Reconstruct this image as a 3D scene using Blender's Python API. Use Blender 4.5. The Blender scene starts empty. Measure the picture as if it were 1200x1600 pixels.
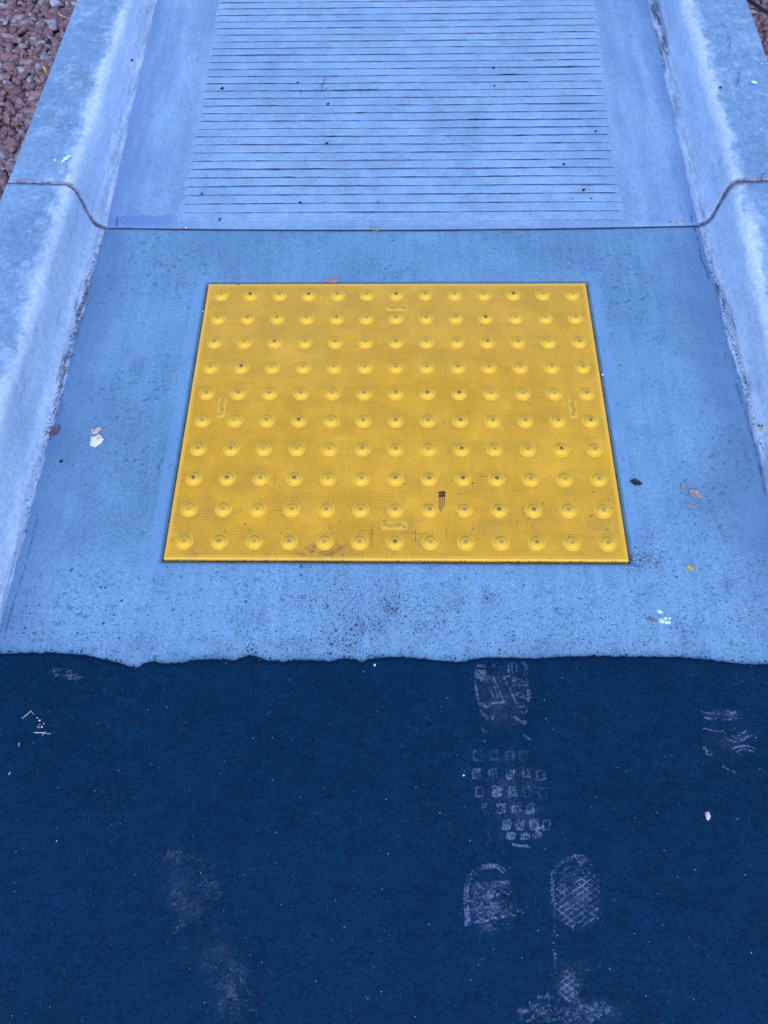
import bpy, bmesh, math, random
import numpy as np
from mathutils import Vector, Matrix, noise as mnoise
random.seed(7); rng = np.random.default_rng(11)
S = bpy.context.scene
R = math.radians

# ---------------------------------------------------------------- camera
FPX = 1150.0
CP = np.array([0.00326533, -0.79508557, 1.10597306])
CB = np.array([[0.9998, -0.0034, -0.0178], [0.0113, 0.8856, 0.4643], [-0.0142, 0.4644, -0.8855]])
# exact basis from pitch / roll / yaw (radians)
_p, _r, _w = 1.087609199, -0.030463656, 0.038257379
_f = np.array([0, math.cos(_p), -math.sin(_p)]); _u = np.array([0, math.sin(_p), math.cos(_p)]); _x = np.array([1., 0, 0])
_rz = np.array([[math.cos(_w), -math.sin(_w), 0], [math.sin(_w), math.cos(_w), 0], [0, 0, 1]])
CB = _rz @ np.stack([math.cos(_r)*_x+math.sin(_r)*_u, -math.sin(_r)*_x+math.cos(_r)*_u, _f], 1)
cd = bpy.data.cameras.new('camera'); cam = bpy.data.objects.new('camera', cd); S.collection.objects.link(cam)
cd.sensor_fit = 'HORIZONTAL'; cd.sensor_width = 36; cd.lens = FPX/1200*36; cd.clip_start = .01; cd.clip_end = 500
M = Matrix.Identity(4)
for i in range(3):
    M[i][0] = CB[i, 0]; M[i][1] = CB[i, 1]; M[i][2] = -CB[i, 2]; M[i][3] = CP[i]
cam.matrix_world = M
S.camera = cam

# ---------------------------------------------------------------- light: open shade, soft skylight
SUN_EL, SUN_AZ = R(44), R(176)
w = bpy.data.worlds.new("World"); S.world = w; w.use_nodes = True
wn = w.node_tree.nodes; bgn = wn['Background']; bgn.inputs[1].default_value = .15
sk = wn.new('ShaderNodeTexSky'); sk.sky_type = 'NISHITA'; sk.sun_disc = False
sk.sun_elevation = SUN_EL; sk.sun_rotation = SUN_AZ; sk.dust_density = .6; sk.ozone_density = 1.0
w.node_tree.links.new(sk.outputs[0], bgn.inputs[0])
ld = bpy.data.lights.new('sun', 'SUN'); ld.energy = 1.5; ld.angle = R(50); ld.color = (1, .93, .84)
lo = bpy.data.objects.new('sun', ld); S.collection.objects.link(lo)
sd = Vector((math.sin(SUN_AZ)*math.cos(SUN_EL), math.cos(SUN_AZ)*math.cos(SUN_EL), math.sin(SUN_EL)))
lo.rotation_euler = (-sd).to_track_quat('-Z', 'Y').to_euler(); lo.location = sd*6
S.view_settings.view_transform = 'Standard'; S.view_settings.look = 'None'
S.view_settings.exposure = 0.38; S.view_settings.gamma = 1; S.view_settings.use_curve_mapping = False
S.render.engine = 'CYCLES'

# ---------------------------------------------------------------- helpers
COL = S.collection
def gp(u, v, z=0.0):
    """point of the level z seen at photo coordinate (u, v): used to read positions off the photograph"""
    d = CB @ np.array([(u-600)/FPX, (800-v)/FPX, 1.]); t = (z-CP[2])/d[2]; q = CP+t*d
    return q
HY = .462
RS = .06
def yj(x): return .461 + .009*min(1.5, (x/.63)**2)        # the joint between the two slabs bows a little
def zr(y): return 0. if y < HY else min(RS*(y-HY), RS*(2.3-HY))
def gpr(u, v):
    """same on the rising ramp slab"""
    d = CB @ np.array([(u-600)/FPX, (800-v)/FPX, 1.]); t = (RS*(CP[1]-HY)-CP[2])/(d[2]-RS*d[1]); return CP+t*d
def nz(x, y, z=0., s=1.): return mnoise.noise(Vector((x*s, y*s, z)))

def link(name, me, mats, parent=None, smooth=False):
    o = bpy.data.objects.new(name, me); COL.objects.link(o)
    if not isinstance(mats, (list, tuple)): mats = [mats]
    if len(me.materials) == 0:
        for m in mats: me.materials.append(m)
    if parent: o.parent = parent
    if smooth:
        me.polygons.foreach_set('use_smooth', [True]*len(me.polygons))
    return o
def pyd(name, v, f, mats, parent=None, smooth=False):
    me = bpy.data.meshes.new(name); me.from_pydata([tuple(map(float, a)) for a in v], [], [tuple(map(int, a)) for a in f]); me.update()
    return link(name, me, mats, parent, smooth)
def tag(o, label=None, cat=None, group=None, kind=None):
    if label: o['label'] = label
    if cat: o['category'] = cat
    if group: o['group'] = group
    if kind: o['kind'] = kind
    return o
def empty(name, loc, label=None, cat=None, group=None):
    o = bpy.data.objects.new(name, None); COL.objects.link(o); o.location = loc; o.empty_display_size = .02
    return tag(o, label, cat, group)

# ---------------------------------------------------------------- node helper
class G:
    def __init__(s, name):
        s.m = bpy.data.materials.new(name); s.m.use_nodes = True; s.t = s.m.node_tree; s.t.nodes.clear()
        s.out = s.n('ShaderNodeOutputMaterial'); s.tc = s.n('ShaderNodeTexCoord').outputs['Object']
    def n(s, ty, **k):
        q = s.t.nodes.new(ty)
        for a, b in k.items(): setattr(q, a, b)
        return q
    def put(s, sock, v):
        if isinstance(v, bpy.types.NodeSocket): s.t.links.new(v, sock)
        elif isinstance(v, (tuple, list)):
            sock.default_value = (*v, 1) if (len(v) == 3 and len(sock.default_value) == 4) else v
        else: sock.default_value = v
    def math(s, op, a, b=0., c=None, clamp=False):
        q = s.n('ShaderNodeMath', operation=op); q.use_clamp = clamp
        s.put(q.inputs[0], a); s.put(q.inputs[1], b)
        if c is not None: s.put(q.inputs[2], c)
        return q.outputs[0]
    def mul(s, a, b): return s.math('MULTIPLY', a, b)
    def add(s, a, b): return s.math('ADD', a, b)
    def sub(s, a, b): return s.math('SUBTRACT', a, b)
    def mx(s, a, b): return s.math('MAXIMUM', a, b)
    def step(s, v, lo, hi, o0=0., o1=1.):
        q = s.n('ShaderNodeMapRange'); q.interpolation_type = 'SMOOTHSTEP'
        if hi < lo: lo, hi, o0, o1 = hi, lo, o1, o0
        s.put(q.inputs[0], v); q.inputs[1].default_value = lo; q.inputs[2].default_value = hi
        q.inputs[3].default_value = o0; q.inputs[4].default_value = o1
        return q.outputs[0]
    def xyz(s, v=None):
        q = s.n('ShaderNodeSeparateXYZ'); s.put(q.inputs[0], v or s.tc); return q.outputs
    def vec(s, x, y, z):
        q = s.n('ShaderNodeCombineXYZ'); s.put(q.inputs[0], x); s.put(q.inputs[1], y); s.put(q.inputs[2], z); return q.outputs[0]
    def map(s, sc=(1, 1, 1), loc=(0, 0, 0), rot=(0, 0, 0), v=None):
        q = s.n('ShaderNodeMapping'); s.put(q.inputs[0], v or s.tc)
        q.inputs[1].default_value = loc; q.inputs[2].default_value = rot; q.inputs[3].default_value = sc
        return q.outputs[0]
    def noise(s, scale, detail=3., rough=.5, v=None, dist=0.):
        q = s.n('ShaderNodeTexNoise'); s.put(q.inputs['Vector'], v or s.tc)
        q.inputs['Scale'].default_value = scale; q.inputs['Detail'].default_value = detail
        q.inputs['Roughness'].default_value = rough; q.inputs['Distortion'].default_value = dist
        return q.outputs['Fac']
    def vor(s, scale, v=None, feature='F1', rnd=1.):
        q = s.n('ShaderNodeTexVoronoi', feature=feature); s.put(q.inputs['Vector'], v or s.tc)
        q.inputs['Scale'].default_value = scale; q.inputs['Randomness'].default_value = rnd
        return q
    def mix(s, f, a, b):
        q = s.n('ShaderNodeMix', data_type='RGBA'); s.put(q.inputs[0], f); s.put(q.inputs[6], a); s.put(q.inputs[7], b); return q.outputs[2]
    def scale(s, col, f):
        q = s.n('ShaderNodeVectorMath', operation='SCALE'); s.put(q.inputs[0], col); s.put(q.inputs['Scale'], f); return q.outputs[0]
    def bump(s, h, strength=.5, dist=.001, nrm=None):
        q = s.n('ShaderNodeBump'); s.put(q.inputs['Height'], h); q.inputs['Strength'].default_value = strength
        q.inputs['Distance'].default_value = dist
        if nrm: s.put(q.inputs['Normal'], nrm)
        return q.outputs[0]
    def spots(s, scale, density, rmin=.12, rmax=.4, v=None):
        """round specks: one per random cell, present where density is high"""
        q = s.vor(scale, v); c = s.xyz(q.outputs['Color'])
        rad = s.add(s.mul(s.math('POWER', c[1], 3.), rmax-rmin), rmin)
        inside = s.step(s.sub(q.outputs['Distance'], rad), .05, -.05)
        return s.mul(inside, s.step(s.sub(density, c[0]), -.02, .02))
    def done(s, col, rough=.8, nrm=None, spec=.3, alpha=None, **k):
        b = s.n('ShaderNodeBsdfPrincipled'); s.put(b.inputs['Base Color'], col); s.put(b.inputs['Roughness'], rough)
        s.put(b.inputs['Specular IOR Level'], spec)
        if nrm: s.put(b.inputs['Normal'], nrm)
        if alpha is not None: s.put(b.inputs['Alpha'], alpha)
        s.t.links.new(b.outputs[0], s.out.inputs[0]); return s.m

def simple(name, col, rough=.8, spec=.3, var=.25, scale=300.):
    g = G(name); n = g.noise(scale, 4, .6)
    c = g.scale(col, g.step(n, .3, .7, 1-var, 1+var))
    return g.done(c, rough, g.bump(n, .3, .0008), spec)

# ---------------------------------------------------------------- materials
APR = (.150, .345, .80); 
def m_apron():
    g = G('apron_concrete'); x, y, z = g.xyz()
    big = g.noise(3.2, 4, .6); mid = g.noise(14, 4, .6); fine = g.noise(420, 4, .7)
    c = g.mix(g.step(big, .35, .65), (.142, .318, .59), (.192, .405, .72))
    low = g.step(y, -.22, -.38)                                     # paler worn strip by the road
    c = g.mix(g.mul(low, .75), c, (.220, .450, .79))
    c = g.mix(g.mul(g.step(mid, .48, .70), .45), c, (.125, .27, .56))
    # broom marks running along the ramp
    br = g.noise(60, 4, .6, g.map((1, .12, 1)))
    c = g.scale(c, g.step(br, .3, .7, .93, 1.06))
    # soft dimples in the floated surface
    dm = g.noise(95, 2, .5, g.map((1, .8, 1)))
    dim = g.step(dm, .57, .70)
    dreg = g.step(g.noise(5, 2, .5), .42, .6)
    c = g.scale(c, g.sub(1., g.mul(g.mul(dim, dreg), .32)))
    mt = g.noise(150, 4, .7); c = g.scale(c, g.step(mt, .3, .7, .86, 1.12))
    c = g.scale(c, g.step(fine, .25, .75, .72, 1.25))
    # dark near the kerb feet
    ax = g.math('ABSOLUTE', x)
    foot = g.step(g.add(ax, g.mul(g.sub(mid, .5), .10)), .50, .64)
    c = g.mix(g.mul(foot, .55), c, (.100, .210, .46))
    # trowelled band round the panel
    fx = g.sub(ax, .386); fy = g.sub(g.math('ABSOLUTE', y), .31); fr = g.mx(fx, fy)
    band = g.mul(g.step(fr, .026, .020), g.step(fx, -.02, .0))
    c = g.mix(g.mul(band, .45), c, (.19, .41, .80))
    edge = g.step(g.add(fr, g.mul(g.sub(fine, .5), .006)), .0045, .001)
    c = g.mix(g.mul(edge, .55), c, (.06, .08, .13))
    c = g.mix(g.step(z, -.0026, -.005), c, (.045, .06, .13))
    # dark specks, thick below the panel and beside its right corner
    def blob(cx, cy, rx, ry):
        d = g.math('SQRT', g.add(g.math('POWER', g.math('DIVIDE', g.sub(x, cx), rx), 2.), g.math('POWER', g.math('DIVIDE', g.sub(y, cy), ry), 2.)))
        return g.step(d, 1., 0.)
    q1 = gp(545, 990); q2 = gp(640, 935); q3 = gp(1010, 870); q4 = gp(490, 925); q5 = gp(215, 580)
    den = g.mul(g.step(y, -.24, -.44), .30)
    den = g.add(den, .035)
    for q, rx, ry, a in ((q1, .08, .07, .95), (q2, .17, .07, .55), (q3, .07, .08, .35), (q4, .13, .07, .4), (q5, .03, .03, .25), (gp(960, 1000), .18, .07, .15), (gp(400, 1010), .12, .05, .2)):
        den = g.add(den, g.mul(blob(q[0], q[1], rx, ry), a))
    den = g.mul(den, g.step(g.noise(28, 3, .6), .30, .65, .25, 1.5))
    s1 = g.spots(230, den, .10, .34); s2 = g.spots(430, g.mul(den, 1.3), .14, .36); s3 = g.spots(90, g.mul(den, .22), .06, .24)
    s4 = g.spots(330, g.mul(den, 1.6), .16, .40, g.map((1, 1, 1), (.31, .2, 0)))
    s5 = g.spots(130, g.mul(den, .5), .08, .36)
    sp = g.mx(g.mx(g.mx(s1, s5), g.mul(s4, .85)), g.mx(g.mul(s2, .8), s3))
    c = g.mix(g.mul(sp, .82), c, (.035, .045, .13))
    # rusty tint in the stain
    c = g.mix(g.mul(g.mul(blob(q1[0], q1[1], .06, .05), g.step(g.noise(60, 3, .6), .5, .65)), .35), c, (.20, .22, .50))
    # pale paste grains near the road
    ps = g.spots(520, g.add(g.mul(low, .22), .02), .12, .3)
    c = g.mix(g.mul(ps, .5), c, (.38, .60, .95))
    h = g.add(g.mul(fine, .5), g.add(g.mul(g.mul(dim, dreg), -1.2), g.mul(sp, -1.2)))
    return g.done(c, .82, g.bump(h, .55, .0012), .28)

def m_ramp():
    g = G('ramp_concrete'); x, y, z = g.xyz()
    big = g.noise(4., 4, .6, g.map((1, .45, 1))); fine = g.noise(420, 4, .7)
    streak = g.noise(26, 5, .65, g.map((1, .14, 1)))
    ax = g.math('ABSOLUTE', g.sub(x, .015))
    c = g.mix(g.step(big, .36, .64), (.205, .385, .71), (.262, .470, .81))
    side = g.step(ax, .45, .50)
    c = g.mix(g.mul(side, g.step(streak, .38, .66, 0., .65)), c, (.168, .345, .66))
    c = g.mix(g.mul(side, g.step(g.noise(14, 5, .7, g.map((1, .25, 1), (3, 1, 0))), .56, .66, 0., .6)), c, (.29, .50, .88))
    mt = g.noise(110, 5, .75); c = g.scale(c, g.step(mt, .3, .7, .86, 1.13))
    c = g.mix(g.mul(g.step(g.noise(11, 6, .7, g.map((1, .5, 1), (7, 2, 0))), .54, .62), .30), c, (.31, .53, .90))
    c = g.mix(g.mul(g.step(g.noise(8, 6, .7, g.map((1, .6, 1), (1, 9, 0))), .56, .66), .35), c, (.14, .28, .58))
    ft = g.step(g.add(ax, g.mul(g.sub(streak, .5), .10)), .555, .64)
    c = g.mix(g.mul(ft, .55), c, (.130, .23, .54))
    # the darker foot band at the joint, ragged upper edge
    e = g.add(y, g.mul(g.sub(g.noise(60, 3, .7, g.map((1, .08, 1))), .5), .05))
    lf = g.mul(g.step(e, .506, .498), g.step(g.add(x, g.mul(g.noise(9, 2), .2)), -.3, -.42))
    c = g.mix(g.mul(lf, .7), c, (.125, .26, .62))
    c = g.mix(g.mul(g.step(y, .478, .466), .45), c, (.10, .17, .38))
    c = g.scale(c, g.step(fine, .25, .75, .86, 1.13))
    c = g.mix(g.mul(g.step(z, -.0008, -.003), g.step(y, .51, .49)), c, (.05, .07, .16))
    pt = g.spots(150, .03, .06, .2)
    c = g.mix(g.mul(pt, .7), c, (.05, .08, .2))
    h = g.add(g.mul(fine, .5), g.add(g.mul(streak, 1.2), g.mul(pt, -.8)))
    return g.done(c, .80, g.bump(h, .45, .0012), .28)

def m_rib():
    g = G('rib_concrete'); x, y, z = g.xyz()
    big = g.noise(5., 4, .6); mid = g.noise(22, 4, .65); fine = g.noise(420, 4, .7)
    c = g.mix(g.step(big, .36, .64), (.250, .455, .80), (.292, .515, .88))
    c = g.scale(c, g.step(mid, .3, .7, .90, 1.08))
    c = g.scale(c, g.step(fine, .25, .75, .84, 1.15))
    pt = g.spots(260, g.step(g.noise(7, 3), .35, .7, .02, .14), .08, .26)
    c = g.mix(g.mul(pt, .6), c, (.06, .11, .28))
    rg = g.noise(200, 4, .75); c = g.scale(c, g.step(rg, .3, .7, .86, 1.10))
    h = g.add(g.mul(fine, .5), g.mul(pt, -.8))
    return g.done(c, .82, g.bump(h, .5, .0012), .25)

def m_groove():
    g = G('groove_dirt'); x, y, z = g.xyz()
    n = g.noise(9, 4, .7, g.map((1, 12, 1))); f = g.noise(70, 4, .7, g.map((.4, 2, 1)))
    dirt = g.step(g.add(n, g.mul(g.sub(f, .5), .8)), .18, .50)
    c = g.mix(dirt, (.18, .33, .64), (.085, .145, .33)); c = g.mix(g.step(g.noise(14, 4, .7, g.map((1, 9, 1), (2, 7, 0))), .55, .64), c, (.020, .030, .085))
    c = g.mix(g.step(g.noise(5, 3, .6), .58, .68, 0., .5), c, (.10, .05, .11))
    return g.done(c, .9, g.bump(f, .6, .002), .15)

def m_kerb(name, sgn, face_a, seed):
    g = G(name); x, y, z = g.xyz()
    v = g.map((1, 1, 1), (seed, seed*.7, 0))
    big = g.noise(4.5, 4, .6, v); mid = g.noise(18, 5, .65, v); fine = g.noise(420, 4, .7, v)
    ax = g.math('ABSOLUTE', x)
    top = g.mix(g.step(big, .34, .66), (.180, .345, .65), (.235, .435, .79))
    top = g.mix(g.step(mid, .52, .72, 0., .5), top, (.31, .50, .92))
    top = g.scale(top, g.step(g.noise(60, 5, .7, v), .3, .7, .88, 1.10))
    wspk = g.mx(g.spots(75, .16, .05, .28, v), g.spots(200, .12, .1, .3, v))
    top = g.mix(g.mul(wspk, .6), top, (.48, .72, 1.0))
    st = g.noise(38, 5, .7, g.map((1, .12, .5), (seed, 0, 0)))
    face = g.mix(g.step(g.noise(9, 4, .6, g.map((.6, .5, 1.5), (seed, 0, 0))), .35, .65), (.43, .61, .92), (.52, .70, .98))  # pale coat, its colour brightened to offset weak light on the upright face
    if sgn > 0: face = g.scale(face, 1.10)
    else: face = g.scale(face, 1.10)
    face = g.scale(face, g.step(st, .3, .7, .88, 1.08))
    rag = g.mul(g.sub(g.noise(16, 5, .7, g.map((1, .8, 1), (0, seed, 0))), .5), .085)
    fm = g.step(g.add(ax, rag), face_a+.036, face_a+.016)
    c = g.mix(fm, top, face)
    lip = g.mul(g.step(g.add(ax, rag), face_a+.024, face_a+.030), g.step(g.add(ax, rag), face_a+.044, face_a+.034))
    c = g.mix(g.mul(lip, g.step(mid, .42, .58, 0., .65)), c, (.36, .56, .97))
    # mortar foot: streaked and dirty
    fs = g.noise(120, 4, .7, g.map((1, .08, 1), (seed, 0, 0)))
    ft = g.step(z, .030, .006) if False else g.step(ax, face_a-.002, face_a-.012)
    c = g.mix(g.mul(ft, g.step(fs, .35, .62, .1, .7)), c, (.20, .33, .62))
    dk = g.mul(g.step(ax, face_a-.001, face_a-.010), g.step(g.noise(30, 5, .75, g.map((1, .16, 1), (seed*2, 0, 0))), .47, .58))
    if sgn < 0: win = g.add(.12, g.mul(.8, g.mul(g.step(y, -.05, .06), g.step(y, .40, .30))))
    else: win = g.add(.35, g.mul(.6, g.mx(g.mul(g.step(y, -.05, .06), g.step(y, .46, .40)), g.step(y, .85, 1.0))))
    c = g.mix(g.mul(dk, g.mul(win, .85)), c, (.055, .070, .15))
    pw = g.mul(g.step(g.noise(24, 6, .75, v), .54, .64), g.step(g.add(ax, rag), face_a-.0, face_a+.02)); c = g.mix(g.mul(pw, .38), c, (.50, .72, 1.0))
    dw = g.step(g.noise(17, 6, .75, g.map((1, .6, 1), (seed+4, 1, 0))), .58, .70); c = g.mix(g.mul(dw, .38), c, (.17, .27, .50))
    mt = g.noise(95, 5, .75, v); c = g.scale(c, g.step(mt, .3, .7, .84, 1.13))
    # joint soiling
    jd = g.math('ABSOLUTE', g.sub(y, .469)); jm = g.step(g.add(jd, g.mul(g.sub(mid, .5), .02)), .010, .003)
    c = g.mix(g.mul(jm, .6), c, (.11, .115, .24))
    c = g.scale(c, g.step(fine, .25, .75, .84, 1.15))
    pt = g.mx(g.spots(120, g.step(big, .4, .7, .03, .10), .05, .24, v), g.spots(260, g.step(big, .4, .7, .04, .16), .08, .3, v))
    c = g.mix(g.mul(pt, .6), c, (.06, .10, .25))
    h = g.add(g.mul(fine, .45), g.add(g.mul(mid, 1.2), g.mul(pt, -.8)))
    return g.done(c, .8, g.bump(h, .5, .0012), .28)

def m_asphalt():
    g = G('asphalt'); x, y, z = g.xyz()
    big = g.noise(2.2, 4, .6); mid = g.noise(30, 4, .65); fine = g.noise(260, 5, .75); ag = g.vor(190)
    c = g.mix(g.step(big, .3, .7), (.0016, .0270, .084), (.0022, .0300, .093))
    c = g.mix(g.mul(g.step(y, -.50, -.9), .45), c, (.003, .035, .108))
    c = g.scale(c, g.step(mid, .3, .7, .92, 1.09))
    cell = g.xyz(g.vor(240).outputs['Color'])[0]; c = g.scale(c, g.step(cell, 0., 1., .88, 1.14))
    c = g.scale(c, g.step(g.noise(7, 4, .6), .3, .7, .94, 1.06)); c = g.scale(c, g.step(fine, .3, .7, .76, 1.26))
    pit = g.spots(60, g.step(mid, .45, .7, .01, .12), .05, .22); c = g.mix(g.mul(pit, .6), c, (.0006, .010, .035))
    ds = g.mul(g.step(g.noise(6, 4, .6), .42, .7), g.step(g.noise(120, 3, .7), .56, .66))
    c = g.mix(g.mul(ds, .12), c, (.09, .16, .34))
    wp = g.spots(160, .03, .02, .14); c = g.mix(g.mul(wp, .8), c, (.30, .40, .62))
    h = g.add(g.mul(fine, 1.), g.add(g.mul(ag.outputs['Distance'], -.8), g.add(g.mul(mid, 1.2), g.mul(pit, -1.5))))
    return g.done(c, g.step(fine, .3, .7, .62, .85), g.bump(h, .6, .0013), .06)

def m_panel():
    g = G('yellow_polymer'); x, y, z = g.xyz()
    P = .00285
    def grid(a):
        f = g.math('FRACT', g.math('DIVIDE', g.add(a, 5.), P)); d = g.math('ABSOLUTE', g.sub(f, .5)); return g.step(d, .30, .42)
    gx, gy = grid(x), grid(y)
    big = g.noise(4.5, 3, .6); mid = g.noise(30, 4, .6); fine = g.noise(500, 3, .7)
    c = g.mix(g.step(big, .35, .65), (.89, .495, .044), (.97, .555, .054))
    c = g.scale(c, g.step(mid, .3, .7, .97, 1.02))
    # worn, chalky zone toward the ramp, browner dust toward the road
    wear = g.mul(g.step(g.add(y, g.mul(g.sub(big, .5), .4)), -.05, .30), .42)
    c = g.mix(wear, c, (.80, .50, .115))
    ax = g.mx(g.sub(g.math('ABSOLUTE', x), .374), g.sub(g.math('ABSOLUTE', y), .2975))
    inn = g.step(ax, .001, -.001)
    gvx = g.step(g.noise(8, 4, .65, g.map((1.6, 1, 1))), .36, .62, .25, 1.); gvy = g.step(g.noise(9, 4, .65, g.map((1, 2.2, 1), (5, 3, 0))), .40, .62, .1, 1.)
    gm = g.mul(inn, g.mx(g.mul(gx, gvx), g.mul(gy, gvy)))
    gv = 1.
    c = g.mix(g.mul(g.mul(gm, gv), .66), c, (.36, .195, .035))
    low = g.step(y, -.12, -.30)
    dirtn = g.step(g.noise(16, 5, .7), .48, .68)
    c = g.mix(g.mul(g.mul(dirtn, g.add(g.mul(low, .34), .05)), 1.), c, (.42, .24, .10))
    q = gp(505, 862); bd = g.math('SQRT', g.add(g.math('POWER', g.math('DIVIDE', g.sub(x, q[0]), .075), 2.), g.math('POWER', g.math('DIVIDE', g.sub(y, q[1]), .03), 2.)))
    c = g.mix(g.mul(g.step(bd, 1., .1), g.step(g.noise(90, 4, .7), .4, .6, .15, .75)), c, (.20, .12, .07))
    den = g.add(.03, g.mul(g.step(y, -.05, -.30), .22)); den = g.mul(den, g.step(g.noise(14, 3, .6), .3, .7, .3, 1.8))
    sp = g.mx(g.spots(210, den, .07, .26), g.spots(75, g.mul(den, .7), .03, .13))
    # long thin dirt lines caught in the grid
    sx = g.spots(70, g.mul(den, .5), .05, .22, g.map((.28, 3., 1))); sy = g.spots(70, g.mul(den, .5), .05, .22, g.map((3., .28, 1), (4, 2, 0)))
    c = g.mix(g.mul(g.mx(g.mul(sx, gy), g.mul(sy, gx)), .75), c, (.06, .03, .04))
    c = g.mix(g.mul(sp, .85), c, (.045, .022, .04))
    c = g.scale(c, g.step(fine, .3, .7, .93, 1.07))
    c = g.mix(g.step(ax, .0, .004, 0., .35), c, (.95, .66, .16))
    h = g.add(g.mul(gm, -1.), g.mul(fine, .25))
    return g.done(c, .62, g.bump(h, .55, .0007), .25)

def m_dome():
    g = G('dome_polymer'); x, y, z = g.xyz()
    rd = g.n('ShaderNodeObjectInfo').outputs['Random']
    v = g.vec(x, y, g.mul(rd, 37.))
    r = g.math('SQRT', g.add(g.mul(x, x), g.mul(y, y)))
    n = g.noise(260, 3, .6, v); n2 = g.noise(420, 4, .7, v)
    c = g.mix(g.step(r, .0118, .0128), (.92, .575, .060), (.93, .580, .090))
    c = g.scale(c, g.step(n2, .3, .7, .92, 1.07))
    ring = g.step(g.math('ABSOLUTE', g.sub(r, .0116)), .0011, .0003)
    c = g.mix(g.mul(ring, g.step(n, .45, .7, .03, .4)), c, (.50, .30, .06))
    top = g.step(g.add(r, g.mul(g.sub(n, .5), .006)), .0048, .0034)
    c = g.mix(g.mul(top, g.add(.45, g.mul(rd, .4))), c, (.40, .25, .15))
    rot = g.step(g.math('FRACT', g.mul(rd, 7.31)), .50, .95)
    blk = g.mul(g.step(g.add(r, g.mul(g.sub(n2, .5), .012)), .0046, .0018), rot)
    c = g.mix(g.mul(blk, .75), c, (.075, .045, .06))
    cr = g.mul(g.mul(g.step(n2, .58, .66), g.step(r, .0118, .010)), g.step(g.math('FRACT', g.mul(rd, 13.7)), .55, .9))
    c = g.mix(g.mul(cr, .5), c, (.22, .12, .05))
    return g.done(c, .5, g.bump(n2, .2, .0005), .2)

M_AP, M_RA, M_RIB, M_GR = m_apron(), m_ramp(), m_rib(), m_groove()
M_AS, M_PA, M_DO = m_asphalt(), m_panel(), m_dome()
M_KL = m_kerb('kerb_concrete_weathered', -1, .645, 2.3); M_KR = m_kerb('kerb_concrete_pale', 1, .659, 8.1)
M_DIRT = simple('joint_dirt', (.018, .022, .045), .95, .1, .5)
def m_joint():
    g = G('joint_face'); n = g.noise(45, 5, .75); m = g.noise(230, 4, .7)
    c = g.mix(g.step(n, .38, .62), (.17, .18, .33), (.42, .48, .76)); c = g.scale(c, g.step(m, .3, .7, .6, 1.35))
    return g.done(c, .9, g.bump(m, .8, .002), .1)
M_DIRTB = m_joint()
M_BLACK = simple('asphalt_crumb', (.012, .016, .035), .7, .3, .4)
M_SOIL = simple('soil', (.07, .045, .055), .95, .1, .5, 120)
M_BADGE = simple('badge_polymer', (.86, .58, .10), .5, .35, .08)
M_LETTER = simple('letter_polymer', (.56, .33, .045), .5, .35, .1)

# ---------------------------------------------------------------- grid surfaces
def grid_surface(name, xs, ys, zf, mat, hole=None, warp=None, parent=None):
    nx, ny = len(xs), len(ys); V = []
    for y in ys:
        for x in xs:
            X, Y = (x, y) if warp is None else warp(x, y)
            V.append((X, Y, zf(X, Y)))
    Fc = []
    for j in range(ny-1):
        for i in range(nx-1):
            cx, cy = (xs[i]+xs[i+1])/2, (ys[j]+ys[j+1])/2
            if hole and hole[0] < cx < hole[1] and hole[2] < cy < hole[3]: continue
            a = j*nx+i; Fc.append((a, a+1, a+nx+1, a+nx))
    me = bpy.data.meshes.new(name); me.from_pydata(V, [], Fc)
    bm = bmesh.new(); bm.from_mesh(me)
    be = [e for e in bm.edges if e.is_boundary]
    r = bmesh.ops.extrude_edge_only(bm, edges=be)
    for v in [q for q in r['geom'] if isinstance(q, bmesh.types.BMVert)]: v.co.z -= .035
    bmesh.ops.recalc_face_normals(bm, faces=bm.faces)
    bmesh.ops.delete(bm, geom=[v for v in bm.verts if not v.link_faces], context='VERTS')
    bm.to_mesh(me); bm.free()
    o = link(name, me, mat, parent)
    for p in me.polygons: p.use_smooth = abs(p.normal.z) > .5
    if sum(p.normal.z for p in me.polygons if abs(p.normal.z) > .5) < 0: me.flip_normals()
    return o
def lin(a, b, st): n = max(1, int(round((b-a)/st))); return list(np.linspace(a, b, n+1))
def merge(*l):
    s = sorted(set(round(float(v), 6) for q in l for v in q)); r = [s[0]]
    for v in s[1:]:
        if v-r[-1] > 1e-4: r.append(v)
    return r

# ground base + apron + ramp
bpy_ground = pyd('ground', [(-60, -60, -.06), (60, -60, -.06), (60, 60, -.06), (-60, 60, -.06)], [(0, 1, 2, 3)], M_SOIL)
tag(bpy_ground, kind='structure')
pyd('joint_bed', [(-.7, -.62, -.016), (.7, -.62, -.016), (.7, .60, -.016), (-.7, .60, -.016)], [(0, 1, 2, 3)], M_DIRT)
tag(bpy.data.objects['joint_bed'], kind='structure')

PW, PD = .381, .3048
HX0, HX1, HY0, HY1 = -PW-.0024, PW+.0022, -PD-.0032, PD+.0014
def ap_z(x, y):
    e = max(abs(x-(HX0+HX1)/2)-(HX1-HX0)/2, abs(y-(HY0+HY1)/2)-(HY1-HY0)/2)
    z = .0008*nz(x, y, 3, 7)+.0004*nz(x, y, 9, 22)
    if 0 <= e < .006: z -= .0012*(1-e/.006)
    d = yj(x)-.002-y
    if d < .005: z -= .0012*(1-d/.005)
    return z
def ap_warp(x, y):
    if y > HY1+.02:
        t = (y-HY1-.02)/(.459-HY1-.02); y = HY1+.02+t*((yj(x)-.0020+.0008*nz(x, 0, 1, 30))-(HY1+.02))
    if abs(y-HY0) < 1e-4: y -= .0014*max(0, nz(x, 5, 2, 22))
    if abs(x-HX0) < 1e-4: x -= .0012*max(0, nz(y, 5, 7, 22))
    return x, y
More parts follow.
